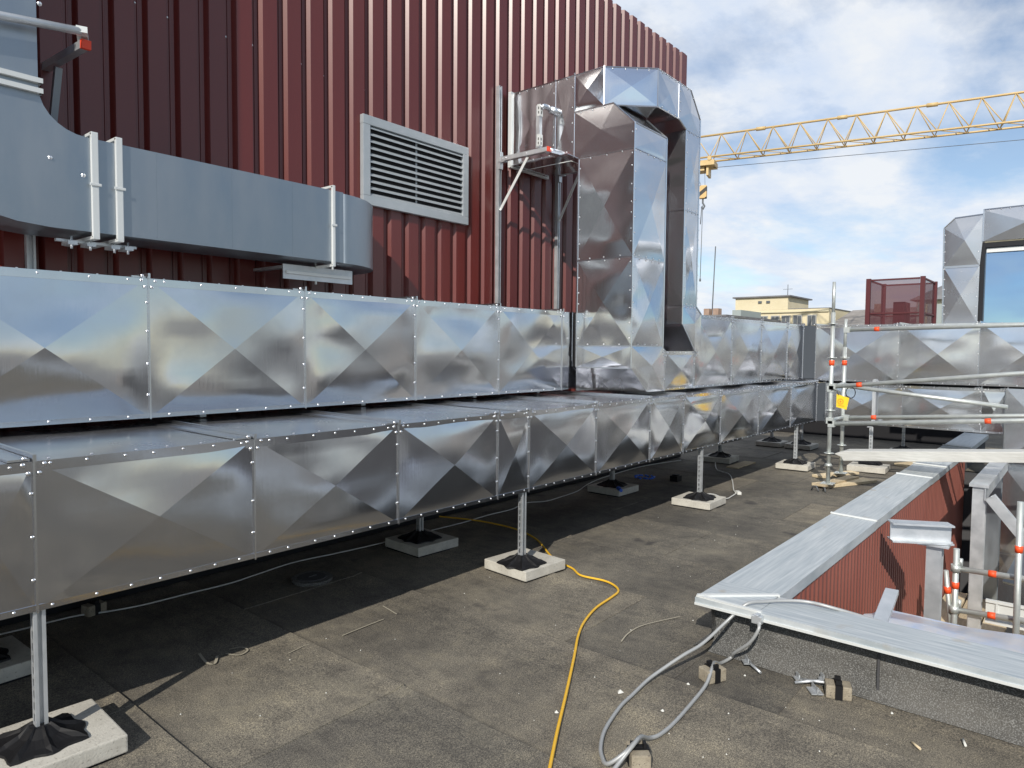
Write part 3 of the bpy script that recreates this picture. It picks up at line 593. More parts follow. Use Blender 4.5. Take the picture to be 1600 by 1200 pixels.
fan_panel([(10.3,0.79,0.24),(10.3,0.0,0.24),(10.3,0.0,-0.85),(10.3,0.79,-0.85)], 0.04, (10.8,.4,-.3), 'side_panel', q)
fan_panel([(10.3,0.79,-0.86),(10.3,0.0,-0.86),(10.3,0.0,-2.4),(10.3,0.79,-2.4)], 0.04, (10.8,.4,-1.5), 'side_panel', q)
b = MB(); b.box(10.345, 10.89, 0.0, 0.788, -2.4, 0.583); b.build('body', 'alu', q)
b = MB(); strip(b, (10.3,.79,-2.4), (10.3,.79,1.17), (-1,1,0)); strip(b, (10.3,.79,.245), (10.3,0,.245), nx); strip(b, (10.3,.79,-.855), (10.3,0,-.855), nx); b.build('seam_strips', 'alu_edge', q)

# arch duct beyond with the black framed glazing
ad = thing('duct_arch', 'pale aluminium duct arch framing a black edged window at the right edge', 'duct', (11.3, 1.4, 2.0))
XA = 11.3; ia = (11.7, 1.4, 2.5)
fan_panel([(XA,1.62,2.0),(XA,1.22,2.0),(XA,1.22,2.779),(XA,1.635,2.779)], 0.03, ia, 'side_panel', ad)
fan_panel([(XA,1.635,2.783),(XA,1.22,2.783),(XA,1.20,3.10),(XA,1.20,3.46),(XA,1.53,3.44),(XA,1.65,3.32)], 0.03, ia, 'side_panel', ad, centre=(XA,1.40,3.13))
fan_panel([(XA,1.196,3.10),(XA,0.25,3.10),(XA,0.25,3.535),(XA,1.196,3.515)], 0.03, ia, 'side_panel', ad)
fan_panel([(XA,0.246,3.10),(XA,-0.8,3.10),(XA,-0.8,3.535),(XA,0.246,3.535)], 0.03, ia, 'side_panel', ad)
b = MB(); b.prism([(11.34,1.62,2.0),(11.34,1.64,3.32),(11.34,1.52,3.44),(11.34,-0.8,3.46),(11.34,-0.8,3.11),(11.34,1.23,3.11),(11.34,1.23,2.0)], (0.5,0,0)); b.build('body', 'alu', ad)
b = MB(); strip(b, (XA,1.198,3.10), (XA,1.198,3.53), nx); strip(b, (XA,1.20,3.52), (XA,-0.8,3.54), (-1,0,1)); strip(b, (XA,1.53,3.445), (XA,1.2,3.462), (-1,0,1)); strip(b, (XA,1.65,3.32), (XA,1.53,3.44), (-1,1,1)); strip(b, (XA,1.625,2.0), (XA,1.65,3.32), (-1,1,0)); strip(b, (XA,1.23,2.78), (XA,1.63,2.78), nx, 0.03); b.build('seam_strips', 'alu_edge', ad)
rv = MB(); rivet_line(rv, (XA,1.61,2.05), (XA,1.635,3.30), nx, 0.12, 0.008); rivet_line(rv, (XA,1.18,3.505), (XA,-0.7,3.52), nx, 0.12, 0.008); rivet_line(rv, (XA,1.24,2.05), (XA,1.24,3.05), nx, 0.12, 0.008); stuff(rv.build('rivets', 'rivet', ad))
gw = thing('glazed_window', 'large blue reflecting window in a black frame inside the duct arch', 'window', (11.4, 0, 2.0))
b = MB(); b.box(11.33,11.60,1.165,1.222,1.9,3.085); b.box(11.33,11.60,-0.8,1.164,3.02,3.085); b.build('frame', 'black_frame', gw)
b = MB(); b.box(11.36,11.40,-0.8,1.155,2.955,3.01); b.build('blind_box', 'zinc_white', gw)
b = MB(); b.quad((11.42,1.163,1.9),(11.47,-0.8,1.9),(11.47,-0.8,3.02),(11.42,1.163,3.02)); b.build('pane', 'glass', gw, fix=False)

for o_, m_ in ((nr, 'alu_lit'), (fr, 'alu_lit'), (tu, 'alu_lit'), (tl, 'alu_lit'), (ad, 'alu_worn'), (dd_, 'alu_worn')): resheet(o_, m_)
# ------------------------------------------------------------------ galvanised elbow duct on the wall, upper left
ge = thing('galvanised_duct', 'dull blue grey galvanised duct with a big bend at the upper left', 'duct', (1.2, 4.2, 2.2))
fo = [(0.32, 7.5), (0.32, 3.10)]                # front outline, X-Z, outer side
for i in range(1, 11):
    a = math.pi+math.pi/2*i/10; fo.append((1.22+0.90*math.cos(a), 3.10+0.900*math.sin(a)))
fo += [(3.028, 2.198)]
inn = [(3.028, 2.690), (1.40, 2.690)]
for i in range(1, 8):
    a = -math.pi/2-math.pi/2*i/7; inn.append((1.40+0.215*math.cos(a), 2.89+0.20*math.sin(a)))
inn += [(1.185, 7.5)]
poly = fo+inn
b = MB(); b.prism([(x, 4.1, z) for x, z in poly], (0, 0.40, 0)); b.build('bend', 'galv', ge)
b = MB(); arc = [(3.03, 4.1)]+[(3.03+0.54*math.sin(math.pi/2*i/18), 4.64-0.54*math.cos(math.pi/2*i/18)) for i in range(1, 19)]+[(3.57, 4.74), (3.03, 4.74)]
n_ = len(arc); b.add([(x,y,2.196) for x,y in arc]+[(x,y,2.682) for x,y in arc], [tuple(range(n_))[::-1], tuple(range(n_,2*n_))])
k0 = b.add([(x,y,2.196) for x,y in arc]+[(x,y,2.682) for x,y in arc], [(i,(i+1)%n_,n_+(i+1)%n_,n_+i) for i in range(n_)], smooth=True)
o = b.build('wall_elbow', 'galv', ge, fix=False)
for e_ in ((1.43, 0.034), (1.55, 0.034), (2.935, 0.022)):
    s = MB(); x, ww = e_; s.box(x-ww/2, x+ww/2, 4.078, 4.099, 2.17, 2.72); s.box(x-ww/2, x+ww/2, 4.0785, 4.52, 2.162, 2.180); s.box(x-ww/2, x+ww/2, 4.0785, 4.52, 2.705, 2.722)
    s.box(x-ww/2-.012, x+ww/2+.012, 4.072, 4.0775, 2.44, 2.455); s.build('strap', 'zinc_white', ge, bevel=0.003)
for z in (2.915, 2.865):
    s = MB(); s.box(0.30, 1.20, 4.075, 4.099, z-0.012+0.0, z+0.012); s.box(1.187, 1.20, 4.0755, 4.30, z-0.012, z+0.012); s.build('strap', 'zinc_white', ge)
rv = MB()
for x, z in ((1.23,2.55),(1.38,2.49),(1.20,3.3),(0.9,3.4)): rivet(rv, (x,4.1,z), -Y, 0.012, 0.008)
stuff(rv.build('rivets', 'rivet', ge))
for x in (1.75, 2.2, 2.62): s = MB(); s.box(x-.0010, x+.0010, 4.0988, 4.0999, 2.21, 2.68); s.build('sheet_seam', 'galv', ge)
# wall bracket under the end of it
wb = thing('wall_bracket', 'galvanised slotted bracket under the rounded end of the grey duct', 'bracket', (2.95, 4.5, 2.1))
s = MB(); s.box(2.66,3.24,4.28,4.288,2.07,2.17); s.build('face_plate', 'galv_strut', wb)
s = MB(); s.box(2.68,3.22,4.262,4.279,2.105,2.125); s.box(2.70,3.20,4.289,4.32,2.10,2.13); s.build('channel', 'zinc_white', wb)
for x in (2.70, 3.19):
    s = MB(); s.box(x-.02,x+.02,4.289,4.70,2.145,2.165); s.build('arm', 'galv_strut', wb)
s = MB(); s.tube([(2.935,4.30,2.05),(2.935,4.30,2.20)], 0.008, 8); s.tube([(2.937,4.1,2.14),(2.937,4.1,2.21)], 0.008, 8); s.build('threaded_rod', 'zinc_white', wb)
s = thing('clamp_set', 'cluster of small galvanised clamps under the two straps of the grey duct', 'clamp', (1.5, 4.2, 2.14))
b = MB()
for x in (1.34, 1.43, 1.55, 1.62): b.obox((x,4.20,2.14), X, Y, Z, 0.022, 0.05, 0.010); b.tube([(x,4.17,2.11),(x,4.17,2.175)], 0.007, 8)
b.bar((1.28,4.22,2.155), (1.68,4.22,2.155), 0.03, 0.014); b.build('clamp_plate', 'galv_strut', s)
def strut(name, a, c, m, parent, w=0.041, slots=True, open_dir=None):
    """slotted C channel between a and c"""
    b = MB(); a = V(a); c = V(c); d = (c-a).normalized(); o = V(open_dir or (0,-1,0)); sdv = d.cross(o).normalized(); t = 0.0025; L = (c-a).length; mid = (a+c)/2
    b.obox(mid-o*(w/2), d, sdv, o, L/2, w/2, t/2)
    for sg in (-1, 1):
        b.obox(mid+sdv*sg*w/2, d, sdv, o, L/2, t/2, w/2-t); b.obox(mid+sdv*sg*(w/2-0.006)+o*(w/2), d, sdv, o, L/2, 0.006, t/2)
    return b.build(name, m, parent)
# strut bracket near the top left corner
tb = thing('strut_bracket', 'strut arm with red end cap at the top left corner beside the grey duct', 'bracket', (1.4, 4.7, 2.9))
b = MB(); b.bar((1.40,4.10,3.165), (1.40,4.70,3.20), 0.041, 0.041); b.build('arm', 'galv_strut', tb)
b = MB(); b.bar((1.40,4.075,3.162), (1.40,4.10,3.164), 0.045, 0.045); b.build('end_cap', 'redcap', tb)
b = MB(); b.tube([(0.3,4.04,3.06),(1.36,4.04,3.205)], 0.020, 10); b.build('cross_tube', 'galv_strut', tb)
b = MB(); b.bar((1.36,4.02,3.21), (1.42,4.18,3.215), 0.05, 0.03); b.build('clamp', 'zinc_white', tb)
b = MB(); b.bar((1.40,4.50,3.15), (1.40,4.69,2.66), 0.035, 0.035, up=(0,1,0)); b.build('brace', 'galv', tb)
wr = thing('wall_rail', 'short galvanised wall rail seen below the bend of the grey duct', 'rail', (1.29, 4.67, 2.0))
for dx in (-0.015, 0.018):
    b = MB(); b.box(1.29+dx-.006, 1.29+dx+.006, 4.655, 4.695, 1.97, 2.9); b.build('flange', 'galv_strut', wr)
b = MB(); b.box(1.281, 1.302, 4.68, 4.694, 1.97, 2.9); b.build('web', 'galv_strut', wr)

# brackets beside the near riser
def riser_bracket(label, x, ztop, zarm, yend, zbr, ybr):
    t = thing('strut_bracket', label, 'bracket', (x, 4.68, 1.97), 'strut brackets beside the near riser')
    strut('rail', (x, 4.675, 1.975), (x, 4.675, ztop), 'galv_strut', t, open_dir=(0,-1,0))
    strut('arm', (x, 4.655, zarm), (x, yend, zarm), 'galv_strut', t, open_dir=(0,0,1))
    b = MB(); b.bar((x, 4.65, zbr), (x, ybr, zarm-.03), 0.030, 0.006, up=(1,0,0)); b.build('brace', 'zinc_white', t)
    b = MB(); b.obox((x, 4.65, zarm-.01), X, Y, Z, 0.024, 0.012, 0.085); b.obox((x, 4.62, zarm-.028), X, Y, Z, 0.024, 0.04, 0.004); b.build('joint_plate', 'galv_strut', t)
    b = MB()
    for q in (zbr, ): rivet(b, (x, 4.645, q), (0,-1,0), 0.012, 0.012)
    for yy in (4.60, 4.56, ybr): rivet(b, (x-0.022, yy, zarm), (-1,0,0), 0.009, 0.008)
    stuff(b.build('bolts', 'rivet', t)); return t
t = riser_bracket('slotted strut bracket left of the near riser, with small upright and pipe on its arm', 5.35, 4.23, 3.50, 4.05, 3.00, 4.30)
b = MB(); b.bar((5.35,4.05,3.50), (5.35,4.035,3.50), 0.045, 0.045); b.build('end_cap', 'redcap', t)
strut('upright', (5.35,4.165,3.53), (5.35,4.165,3.93), 'galv_strut', t, open_dir=(0,1,0))
b = MB()
for zz in (3.60, 3.88): b.obox((5.327, 4.150, zz), X, Y, Z, 0.003, 0.020, 0.055); b.obox((5.35, 4.140, zz), X, Y, Z, 0.024, 0.003, 0.055)
b.build('angle_plate', 'zinc_white', t)
b = MB()
for zz in (3.57, 3.61, 3.86, 3.90): b.box(5.3225,5.3238,4.145,4.155,zz-.012,zz+.012); b.box(5.345,5.355,4.1355,4.1368,zz-.012,zz+.012)
b.build('slots', 'void', t)
b = MB(); b.tube([(5.34,4.14,3.90),(5.37,4.125,3.925),(5.40,4.11,3.92),(5.43,4.10,3.91)], 0.024, 12); b.tube([(5.43,4.10,3.905),(5.52,4.05,3.88)], 0.038, 14); b.build('pipe', 'silver_tape', t)
b = MB(); b.bar((5.36,4.05,3.475), (5.50,4.03,3.475), 0.07, 0.022); b.tube([(5.37,4.05,3.50),(5.50,4.02,3.498)], 0.020, 10); b.build('cross_rail', 'silver_tape', t)
riser_bracket('slotted strut bracket on the red wall partly hidden behind the near riser', 6.36, 3.74, 3.56, 4.30, 3.04, 4.38)
b = MB(); b.tube([(5.515,4.58,3.40),(5.515,3.9,3.40),(6.08,3.9,3.40)], 0.0035, 6); tag(b.build('wire_loop', 'zinc_white'), 'thin wire hanging in a loop under the wall stub of the near riser', 'wire')

# ------------------------------------------------------------------ duct posts on black feet and concrete slabs
def foot_mesh():
    b = MB(); n = 48; prof = [(0.030, 0.085), (0.045, 0.080), (0.085, 0.045), (0.13, 0.022), (0.165, 0.012), (0.168, 0.0)]
    for (rr, zz) in prof:
        for j in range(n):
            a = 2*math.pi*j/n; lobe = 0.5+0.5*math.cos(8*a); k = 1.0 + (0.12*(lobe-0.5) if rr > 0.1 else 0); rz = zz + (0.016*lobe**10 if 0.04 < rr < 0.16 else 0)
            if rr > 0.12: k *= 1.0/max(abs(math.cos(a)), abs(math.sin(a)))**0.45
            b.v.append(V((rr*k*math.cos(a), rr*k*math.sin(a), rz)))
    for i in range(len(prof)-1):
        for j in range(n): b.f.append([i*n+j, i*n+(j+1)%n, (i+1)*n+(j+1)%n, (i+1)*n+j]); b.smooth.append(False)
    b.f.append(list(range(n))[::-1]); b.smooth.append(False); return b
def leg_mesh(h):
    b = MB(); w = 0.0205; t = 0.0022
    b.box(-w, w, w-t, w, 0, h)                               # back
    b.box(w-t, w, -w, w-t, 0, h)                             # right flange
    b.box(-w+.001, -w+.013, -w, -w+t, 0, h); b.box(w-.013, w-t, -w, -w+t, 0, h)   # lips on the front
    b.box(-w, -w+t, -w+t, -w+.012, 0, h); b.box(-w, -w+t, w-.012, w-t, 0, h)     # slotted side: two rails and bridges
    z = 0.0
    while z < h: b.box(-w+.0002, -w+t-.0002, -w+.012, w-.012, z, min(h, z+0.014)); z += 0.046
    b.box(-w+.004, w-.004, 0.0, 0.003, 0, h)
    return b
foot0 = leg0 = None
def duct_post(x, y, h, label, rot=0.0, slab=0.415, dx=0.0, dy=0.0, rust=False):
    t = bpy.data.objects.new('duct_post', None); COL.objects.link(t); t.location = (x, y, 0.0); t.rotation_euler = (0, 0, rot)
    tag(t, label, 'support post', 'support posts under the ducts')
    s = MB(); a = slab/2; s.box(dx-a, dx+a, dy-a, dy+a, 0.014, 0.084); o = local_part(s, 'slab', 'concrete', t, bevel=0.006)
    s = MB(); s.box(dx-a+.012, dx+a-.008, dy-a+.012, dy+a-.012, 0.0015, 0.0138); local_part(s, 'rubber_pad', 'black', t)
    o = local_part(foot_mesh(), 'foot', 'black', t, fix=False); o.location = (0, 0, 0.085); o.scale = (0.86, 0.86, 0.72)
    o = local_part(leg_mesh(h-0.10), 'leg', 'galv_strut', t, fix=True); o.location = (0, 0, 0.10)
    s = MB(); s.box(-.035,.035,-.012,.05,0,0.006); o = local_part(s, 'head_plate', 'galv_strut', t); o.location = (0, 0, h-0.002)
    return t
names = [('post', 'leftmost front post')]
fl_ = [(0.835, 3.045, 'front support post at the bottom left corner with its slab cut by the frame'),
       (3.765, 3.045, 'front support post where the yellow cable passes its sunlit slab'),
       (6.665, 3.045, 'front support post with a white cable end beside its slab'),
       (9.66, 3.045, 'front support post left of the scaffold standards')]
for i, (x, y, lab) in enumerate(fl_): duct_post(x, y, 0.592, lab, rot=math.radians([-2, -5, 1, 3][i]), dx=[0.03, 0.085, 0.03, 0.02][i], dy=[-.0, 0.05, 0.02, 0.0][i])
rl = [(0.835, 4.06, 'rear support post in deep shade at the left edge'), (3.725, 4.06, 'rear shaded support post near the round roof drain'),
      (6.63, 4.07, 'rear shaded support post with a blue bottle on its slab'), (9.53, 4.06, 'rear shaded support post seen past the far part of the lower duct'),
      (11.75, 4.1, 'rearmost shaded post beyond the corner, left one'), (11.75, 3.62, 'rearmost shaded post beyond the corner, right one')]
for i, (x, y, lab) in enumerate(rl): duct_post(x, y, 0.592, lab, rot=math.radians(rnd.uniform(-4, 4)), dx=0.02)
duct_post(10.30, 2.26, 0.582, 'support post of the cross duct right behind the scaffold boards', rot=math.radians(4), dx=-0.12, dy=0.0, slab=0.46)
duct_post(12.1, 2.2, 1.18, 'far shaded support post under the cross duct, black dome foot', rot=0.1, slab=0.38)
b = MB(); b.box(10.44, 10.48, 2.255, 2.295, 0.62, 1.22); tag(b.build('support_upright', 'galv_strut'), 'square galvanised upright in front of the cross duct behind the scaffold', 'upright')

# ------------------------------------------------------------------ parapet of the light well
pw = thing('low_wall', 'low L shaped parapet with grey gravel felt, zinc coping and red corrugated inner face', 'wall', (3.5, 1.4, 0))
b = MB(); pf = [(3.53, 0.27), (3.44, 0.265), (3.47, 0.10), (3.40, 0.0)]
ys = [1.50+(-9.0-1.50)*i/60 for i in range(61)]; k = len(b.v)
for yy in ys:
    for (x, z) in [(3.62,0.268),(3.485,0.265),(3.505,0.12),(3.50,0.05),(3.43,0.0095)]: b.v.append(V((x+noise.noise(V((yy*2.5,z*5,1)))*0.012*(z<.2), yy, z)))
for i in range(60):
    for j in range(4): b.f.append([i*5+j, i*5+j+1, (i+1)*5+j+1, (i+1)*5+j]); b.smooth.append(True)
b.build('upstand', 'upstand', pw, fix=False)
b = MB(); xs_ = [3.455+i*0.15 for i in range(52)]
for xx in xs_:
    for (y, z) in [(1.30,0.268),(1.50,0.265),(1.49,0.12),(1.53,0.04),(1.60,0.004)]: b.v.append(V((xx, y, z)))
for i in range(51):
    for j in range(4): b.f.append([i*5+j, i*5+j+1, (i+1)*5+j+1, (i+1)*5+j]); b.smooth.append(True)
b.build('upstand', 'upstand', pw, fix=False)
b = MB(); b.obox((3.488,0.70,0.14), X, Y, Z, 0.004, 0.005, 0.12); b.build('felt_lap', 'wall_dark', pw)
b = MB(); b.box(3.52,3.66,-9,1.49,-0.01,0.262); b.box(3.661,13.4,1.27,1.49,-0.01,0.262); b.build('core', 'wall_dark', pw)
def coping_x(x0, x1, zo=0.0, ya=1.23, yb=1.56):      # piece along X
    b = MB(); z = 0.30+zo
    b.prism([(x0,yb,z-0.022),(x0,yb+0.004,z-0.02),(x0,yb,z),(x0,ya,z-0.010),(x0,ya,z-0.075),(x0,ya+0.004,z-0.075),(x0,ya+0.004,z-0.016),(x0,yb-0.004,z-0.006),(x0,yb-.004,z-0.022)], (x1-x0,0,0))
    return b.build('coping_sheet', 'coping2', pw, bevel=0)
def coping_y(y0, y1, zo=0.0, xa=3.39, xb=3.70):
    b = MB(); z = 0.30+zo
    b.prism([(xa,y0,z-0.034),(xa-.004,y0,z-0.034),(xa-.004,y0,z+.001),(xb,y0,z-0.006),(xb,y0,z-0.06),(xb-.004,y0,z-0.06),(xb-.004,y0,z-0.012),(xa,y0,z-0.006)], (0,y1-y0,0))
    return b.build('coping_sheet', 'coping', pw, bevel=0)
coping_x(3.72, 5.88); coping_x(5.884, 8.30, 0.004); coping_x(8.304, 9.2, -0.002); coping_x(9.204, 11.3, 0.004); coping_x(11.304, 13.4)
# corner piece with its mitre seam
b = MB(); b.prism([(3.386,1.23,0.27),(3.386,1.56,0.27),(3.72,1.56,0.27),(3.72,1.231,0.27)], (0,0,0.030)); b.build('coping_corner', 'coping', pw)
coping_y(-1.45, 1.228); coping_y(-4.2, -1.454, 0.004); coping_y(-9, -4.204)
rd = MB(); rd.bar((3.384,-9,0.268), (3.384,1.56,0.268), 0.008, 0.012); rd.build('coping_hem', 'zinc_white', pw); rd = MB()
for x in (5.88, 8.30, 9.2, 11.3): rd.bar((x,1.225,0.297), (x,1.565,0.309), 0.022, 0.012)
rd.bar((3.40,1.552,0.306), (3.705,1.232,0.300), 0.022, 0.014); rd.bar((3.395,1.21,0.304), (3.40,1.555,0.306), 0.02, 0.010); rd.bar((3.39,-1.452,0.306), (3.70,-1.452,0.30), 0.022, 0.012)
rd.build('coping_seam', 'zinc_white', pw)
# red corrugated inner face (facing -Y) in panels one metre wide
def corr(x0, x1, z0, z1, y, pitch=0.085):
    b = MB(); pts = []; x = x0
    while x < x1-1e-6:
        for fx, dy in ((0, 0), (0.30, 0), (0.42, -0.016), (0.85, -0.016), (0.97, 0)): pts.append((min(x+pitch*fx, x1), y+dy))
        x += pitch
    pts.append((x1, y)); n = len(pts)
    b.add([(px, py, z0) for px, py in pts]+[(px, py, z1) for px, py in pts], [(i, i+1, n+i+1, n+i) for i in range(n-1)]); return b
x = 3.71
while x < 10.6:
    x1 = min(x+1.02, 10.88); corr(x, x1-.002, -1.9, 0.262, 1.255).build('cladding_panel', 'red_dull', pw, fix=False); x = x1
lw = MB(); lw.box(3.54, 3.70, -9, 1.25, -11.5, -0.011); lw.build('inner_wall', 'wall_dark', pw)
# light-well floor far down, deck of boards
b = MB(); b.box(3.7, 10.89, -9, 1.25, -5.2, -5.0); struct(b.build('courtyard_floor', 'wall_dark'))
dk = thing('scaffold_deck', 'deck of weathered wooden boards down in the light well', 'deck', (8, 0.6, -1.25))
for i, yy in enumerate((1.12, 0.90, 0.68)):
    b = MB(); b.box(5.6+0.15*i, 9.6, yy-0.10, yy+0.10, -1.27-0.004*i, -1.23-0.004*i); b.build('board', 'wood2' if i % 2 else 'wood', dk)
for i in range(7):
    b = MB(); b.box(7.6+i*.23, 7.8+i*.23, -3.0, 0.5, -1.20, -1.16); b.build('board', 'wood2' if i % 3 else 'wood', dk)
fm = thing('film_sheet', 'crumpled blue and white plastic film just behind the front coping', 'film', (4.6, 0.3, 0.0))
b = MB(); n = 18
for i in range(n+1):
    for j in range(7):
        yy = 0.98-2.6*i/n; xx = 3.85+0.2*j+0.06*noise.noise(V((yy*3,j,0))); zz = 0.10-0.018*j+0.05*noise.noise(V((yy*2.2,j*0.6,4)))-0.03*abs(j-3)
        b.v.append(V((xx, yy, zz)))
for i in range(n):
    for j in range(6): b.f.append([i*7+j, i*7+j+1, (i+1)*7+j+1, (i+1)*7+j]); b.smooth.append(True)
b.build('sheet', 'tarp', fm, fix=False)
b = MB(); b.box(3.75, 5.3, -2.4, 1.0, -0.22, -0.18); b.build('board', 'tarp', fm)
b = MB(); b.bar((4.15,0.86,0.03), (4.78,0.90,0.115), 0.075, 0.03); tag(b.build('timber_offcut', 'galv_strut', bevel=0.003), 'short grey board leaning behind the front coping against the red face', 'board')

# ------------------------------------------------------------------ steel in the light well
def ibeam(b, a, c, w, h, up=(0,0,1), t=0.012):
    a = V(a); c = V(c); d = (c-a).normalized(); up = V(up); sdv = d.cross(up).normalized(); u = sdv.cross(d); L = (c-a).length/2; mid = (a+c)/2
    b.obox(mid, d, sdv, u, L, t/2, h/2-t); b.obox(mid+u*(h/2-t/2), d, sdv, u, L, w/2, t/2); b.obox(mid-u*(h/2-t/2), d, sdv, u, L, w/2, t/2); return b
sc = thing('steel_column', 'short galvanised I beam resting on a steel column in the light well', 'column', (5.9, 0.85, -3))
b = ibeam(MB(), (5.98,0.85,-3.0), (5.98,0.85,0.165), 0.10, 0.10, up=(1,0,0)); b.build('column', 'galv_strut', sc)
b = ibeam(MB(), (5.80,1.12,0.255), (6.0,0.755,0.255), 0.13, 0.145); b.build('cross_beam', 'galv_strut', sc)
b = MB(); b.obox((5.98,0.85,0.172), X, Y, Z, 0.10, 0.10, 0.007); b.build('head_plate', 'galv_strut', sc)
sf = thing('steel_frame', 'galvanised steel frame with column, top beam and diagonal brace in the light well', 'frame', (8, 0.75, -1))
b = ibeam(MB(), (8.05,0.79,-1.7), (8.05,0.79,0.30), 0.11, 0.10, up=(1,0,0)); b.build('column', 'galv_strut', sf)
b = MB(); b.box(7.97,10.29,0.71,0.87,0.305,0.335); b.box(7.98,10.28,0.735,0.745,0.18,0.304); b.build('top_beam', 'galv_strut', sf)
b = ibeam(MB(), (8.0,0.70,0.22), (8.0,-0.35,-1.10), 0.09, 0.09, up=(1,0,0)); b.build('brace', 'galv_strut', sf)
b = ibeam(MB(), (9.6,0.80,-1.7), (9.6,0.80,0.17), 0.13, 0.13, up=(1,0,0)); b.build('column', 'galv', sf)
b = MB(); b.box(7.99,8.03,-1.2,0.70,-0.80,-0.775); b.box(7.99,8.03,-1.2,0.70,-1.00,-0.975); b.box(8.012,8.02,-1.2,0.699,-0.975,-0.80)
for k in range(7): b.box(7.995,8.012,0.60-0.16*k,0.62-0.16*k,-0.974,-0.801)
b.build('lower_beam', 'zinc_white', sf)
b = MB(); b.bar((8.6,0.55,-0.75), (9.3,0.3,-0.1), 0.14, 0.03); b.build('stair_stringer', 'galv', sf)

# ------------------------------------------------------------------ scaffolding
def marker(b, p, d, r=0.0285, l=0.055): d = V(d).normalized(); b.tube([V(p)-d*l/2, V(p)+d*l/2], r, 10)
scf = thing('scaffold', 'galvanised tube scaffold standing on boards where the two roof parts meet', 'scaffold', (8.9, 2.3, 0))
def sstd(x, y, z0, z1, zm):
    b = MB(); b.tube([(x,y,z0),(x,y,z1-.35)], 0.024, 12); b.tube([(x,y,z1-.35),(x,y,z1)], 0.019, 12); b.build('standard', 'scaff', scf)
    b = MB()
    for z in (z0+0.35, z0+0.85, z1-0.48, zm+.06): b.tube([(x,y,z-.004),(x,y,z+.004)], 0.055, 12)
    b.build('rosette', 'scaff', scf)
    b = MB(); marker(b, (x,y,zm), (0,0,1), 0.030, 0.06); b.build('marker_band', 'orange', scf)
sstd(8.52, 2.31, 0.07, 2.40, 1.47); sstd(9.37, 2.39, 0.07, 2.01, 1.46)
b = MB(); b.tube([(8.52,2.31,0.08),(8.52,2.31,0.30)], 0.015, 8); b.box(8.45,8.59,2.24,2.38,0.062,0.070); b.tube([(8.52,2.31,0.27),(8.52,2.31,0.30)], [0.05,0.03], 8); b.build('base_jack', 'scaff', scf)
b = MB(); b.tube([(9.37,2.39,0.08),(9.37,2.39,0.30)], 0.015, 8); b.box(9.30,9.44,2.32,2.46,0.062,0.070); b.build('base_jack', 'scaff', scf)
def ledger(a, c, mk=None):
    a = V(a); c = V(c); b = MB(); b.tube([a, c], 0.024, 12); b.build('ledger', 'scaff', scf)
    if mk is not None:
        b = MB(); marker(b, a.lerp(c, mk), c-a); b.build('marker_band', 'orange', scf)
    b = MB(); b.obox(a, X, Y, Z, 0.032, 0.035, 0.035); b.build('coupler', 'scaff', scf)
def ext(a, c, y=-1.6): a = V(a); c = V(c); t = (y-a.y)/(c.y-a.y); return a+(c-a)*t
ledger((9.37,2.37,1.872), ext((9.37,2.399,1.877),(9.37,0.586,1.912)), 0.085)
ledger((8.52,2.29,1.195), ext((8.52,2.313,1.195),(8.52,0.515,1.403)), 0.072)
ledger((8.52,2.29,0.764), ext((8.52,2.30,0.764),(8.52,0.498,0.933)), 0.385)
ledger((9.37,2.35,0.77), ext((9.37,2.365,0.766),(9.37,0.549,0.916)), 0.08)
ledger((9.42,2.36,1.165), (9.42,0.70,1.00)); ledger((8.52,2.31,1.17), (9.37,2.39,1.20)); ledger((8.52,2.31,0.80), (9.37,2.39,0.77))
b = MB(); b.prism([(8.47,2.16,0.395),(8.47,2.24,0.425),(8.47,2.14,0.462),(8.47,-1.6,0.83),(8.47,-1.6,0.72),(8.47,2.14,0.355)], (0.28,0,0))
tag(b.build('scaffold_plank', 'plank', bevel=0.004), 'long white scaffold plank reaching out over the parapet to the right', 'plank')
tg = thing('safety_tag', 'yellow tag hanging from the nearer scaffold standard', 'tag', (8.50, 2.24, 1.0))
b = MB(); b.add([(8.478,2.235,1.115),(8.478,2.10,1.075),(8.478,2.125,0.94),(8.478,2.235,0.965),(8.482,2.235,1.115),(8.482,2.10,1.075),(8.482,2.125,0.94),(8.482,2.235,0.965)], [(0,1,2,3),(7,6,5,4),(0,4,5,1),(1,5,6,2),(2,6,7,3),(3,7,4,0)]); b.build('card', 'tag', tg)
b = MB(); k = 16
for r0, r1 in ((0.026, 0.032), (0.0, 0.010)):
    k0 = len(b.v)
    for j in range(k):
        a = 2*math.pi*j/k; b.v.append(V((8.4745, 2.19+r0*math.cos(a), 1.03+r0*math.sin(a)))); b.v.append(V((8.4745, 2.19+r1*math.cos(a), 1.03+r1*math.sin(a))))
    for j in range(k): b.f.append([k0+2*j, k0+2*j+1, k0+2*((j+1)%k)+1, k0+2*((j+1)%k)]); b.smooth.append(False)
b.add([(8.4745,2.215,0.985),(8.4745,2.15,0.975),(8.4745,2.15,0.980),(8.4745,2.215,0.990)], [(0,1,2,3)]); b.build('print', 'tag_ink', tg, fix=False)
b = MB(); b.tube([(8.49,2.30,1.15),(8.47,2.27,1.17),(8.475,2.225,1.14),(8.478,2.215,1.10)], 0.004, 6); b.build('tie', 'black', tg)
b = MB(); ring = [(9.34, 2.30+0.055*math.cos(2*math.pi*i/20), 1.09+0.07*math.sin(2*math.pi*i/20)) for i in range(21)]; b.tube(ring, 0.005, 6, cap=False); tag(b.build('wire_ring', 'black'), 'loop of dark wire on the rear scaffold standard', 'wire')
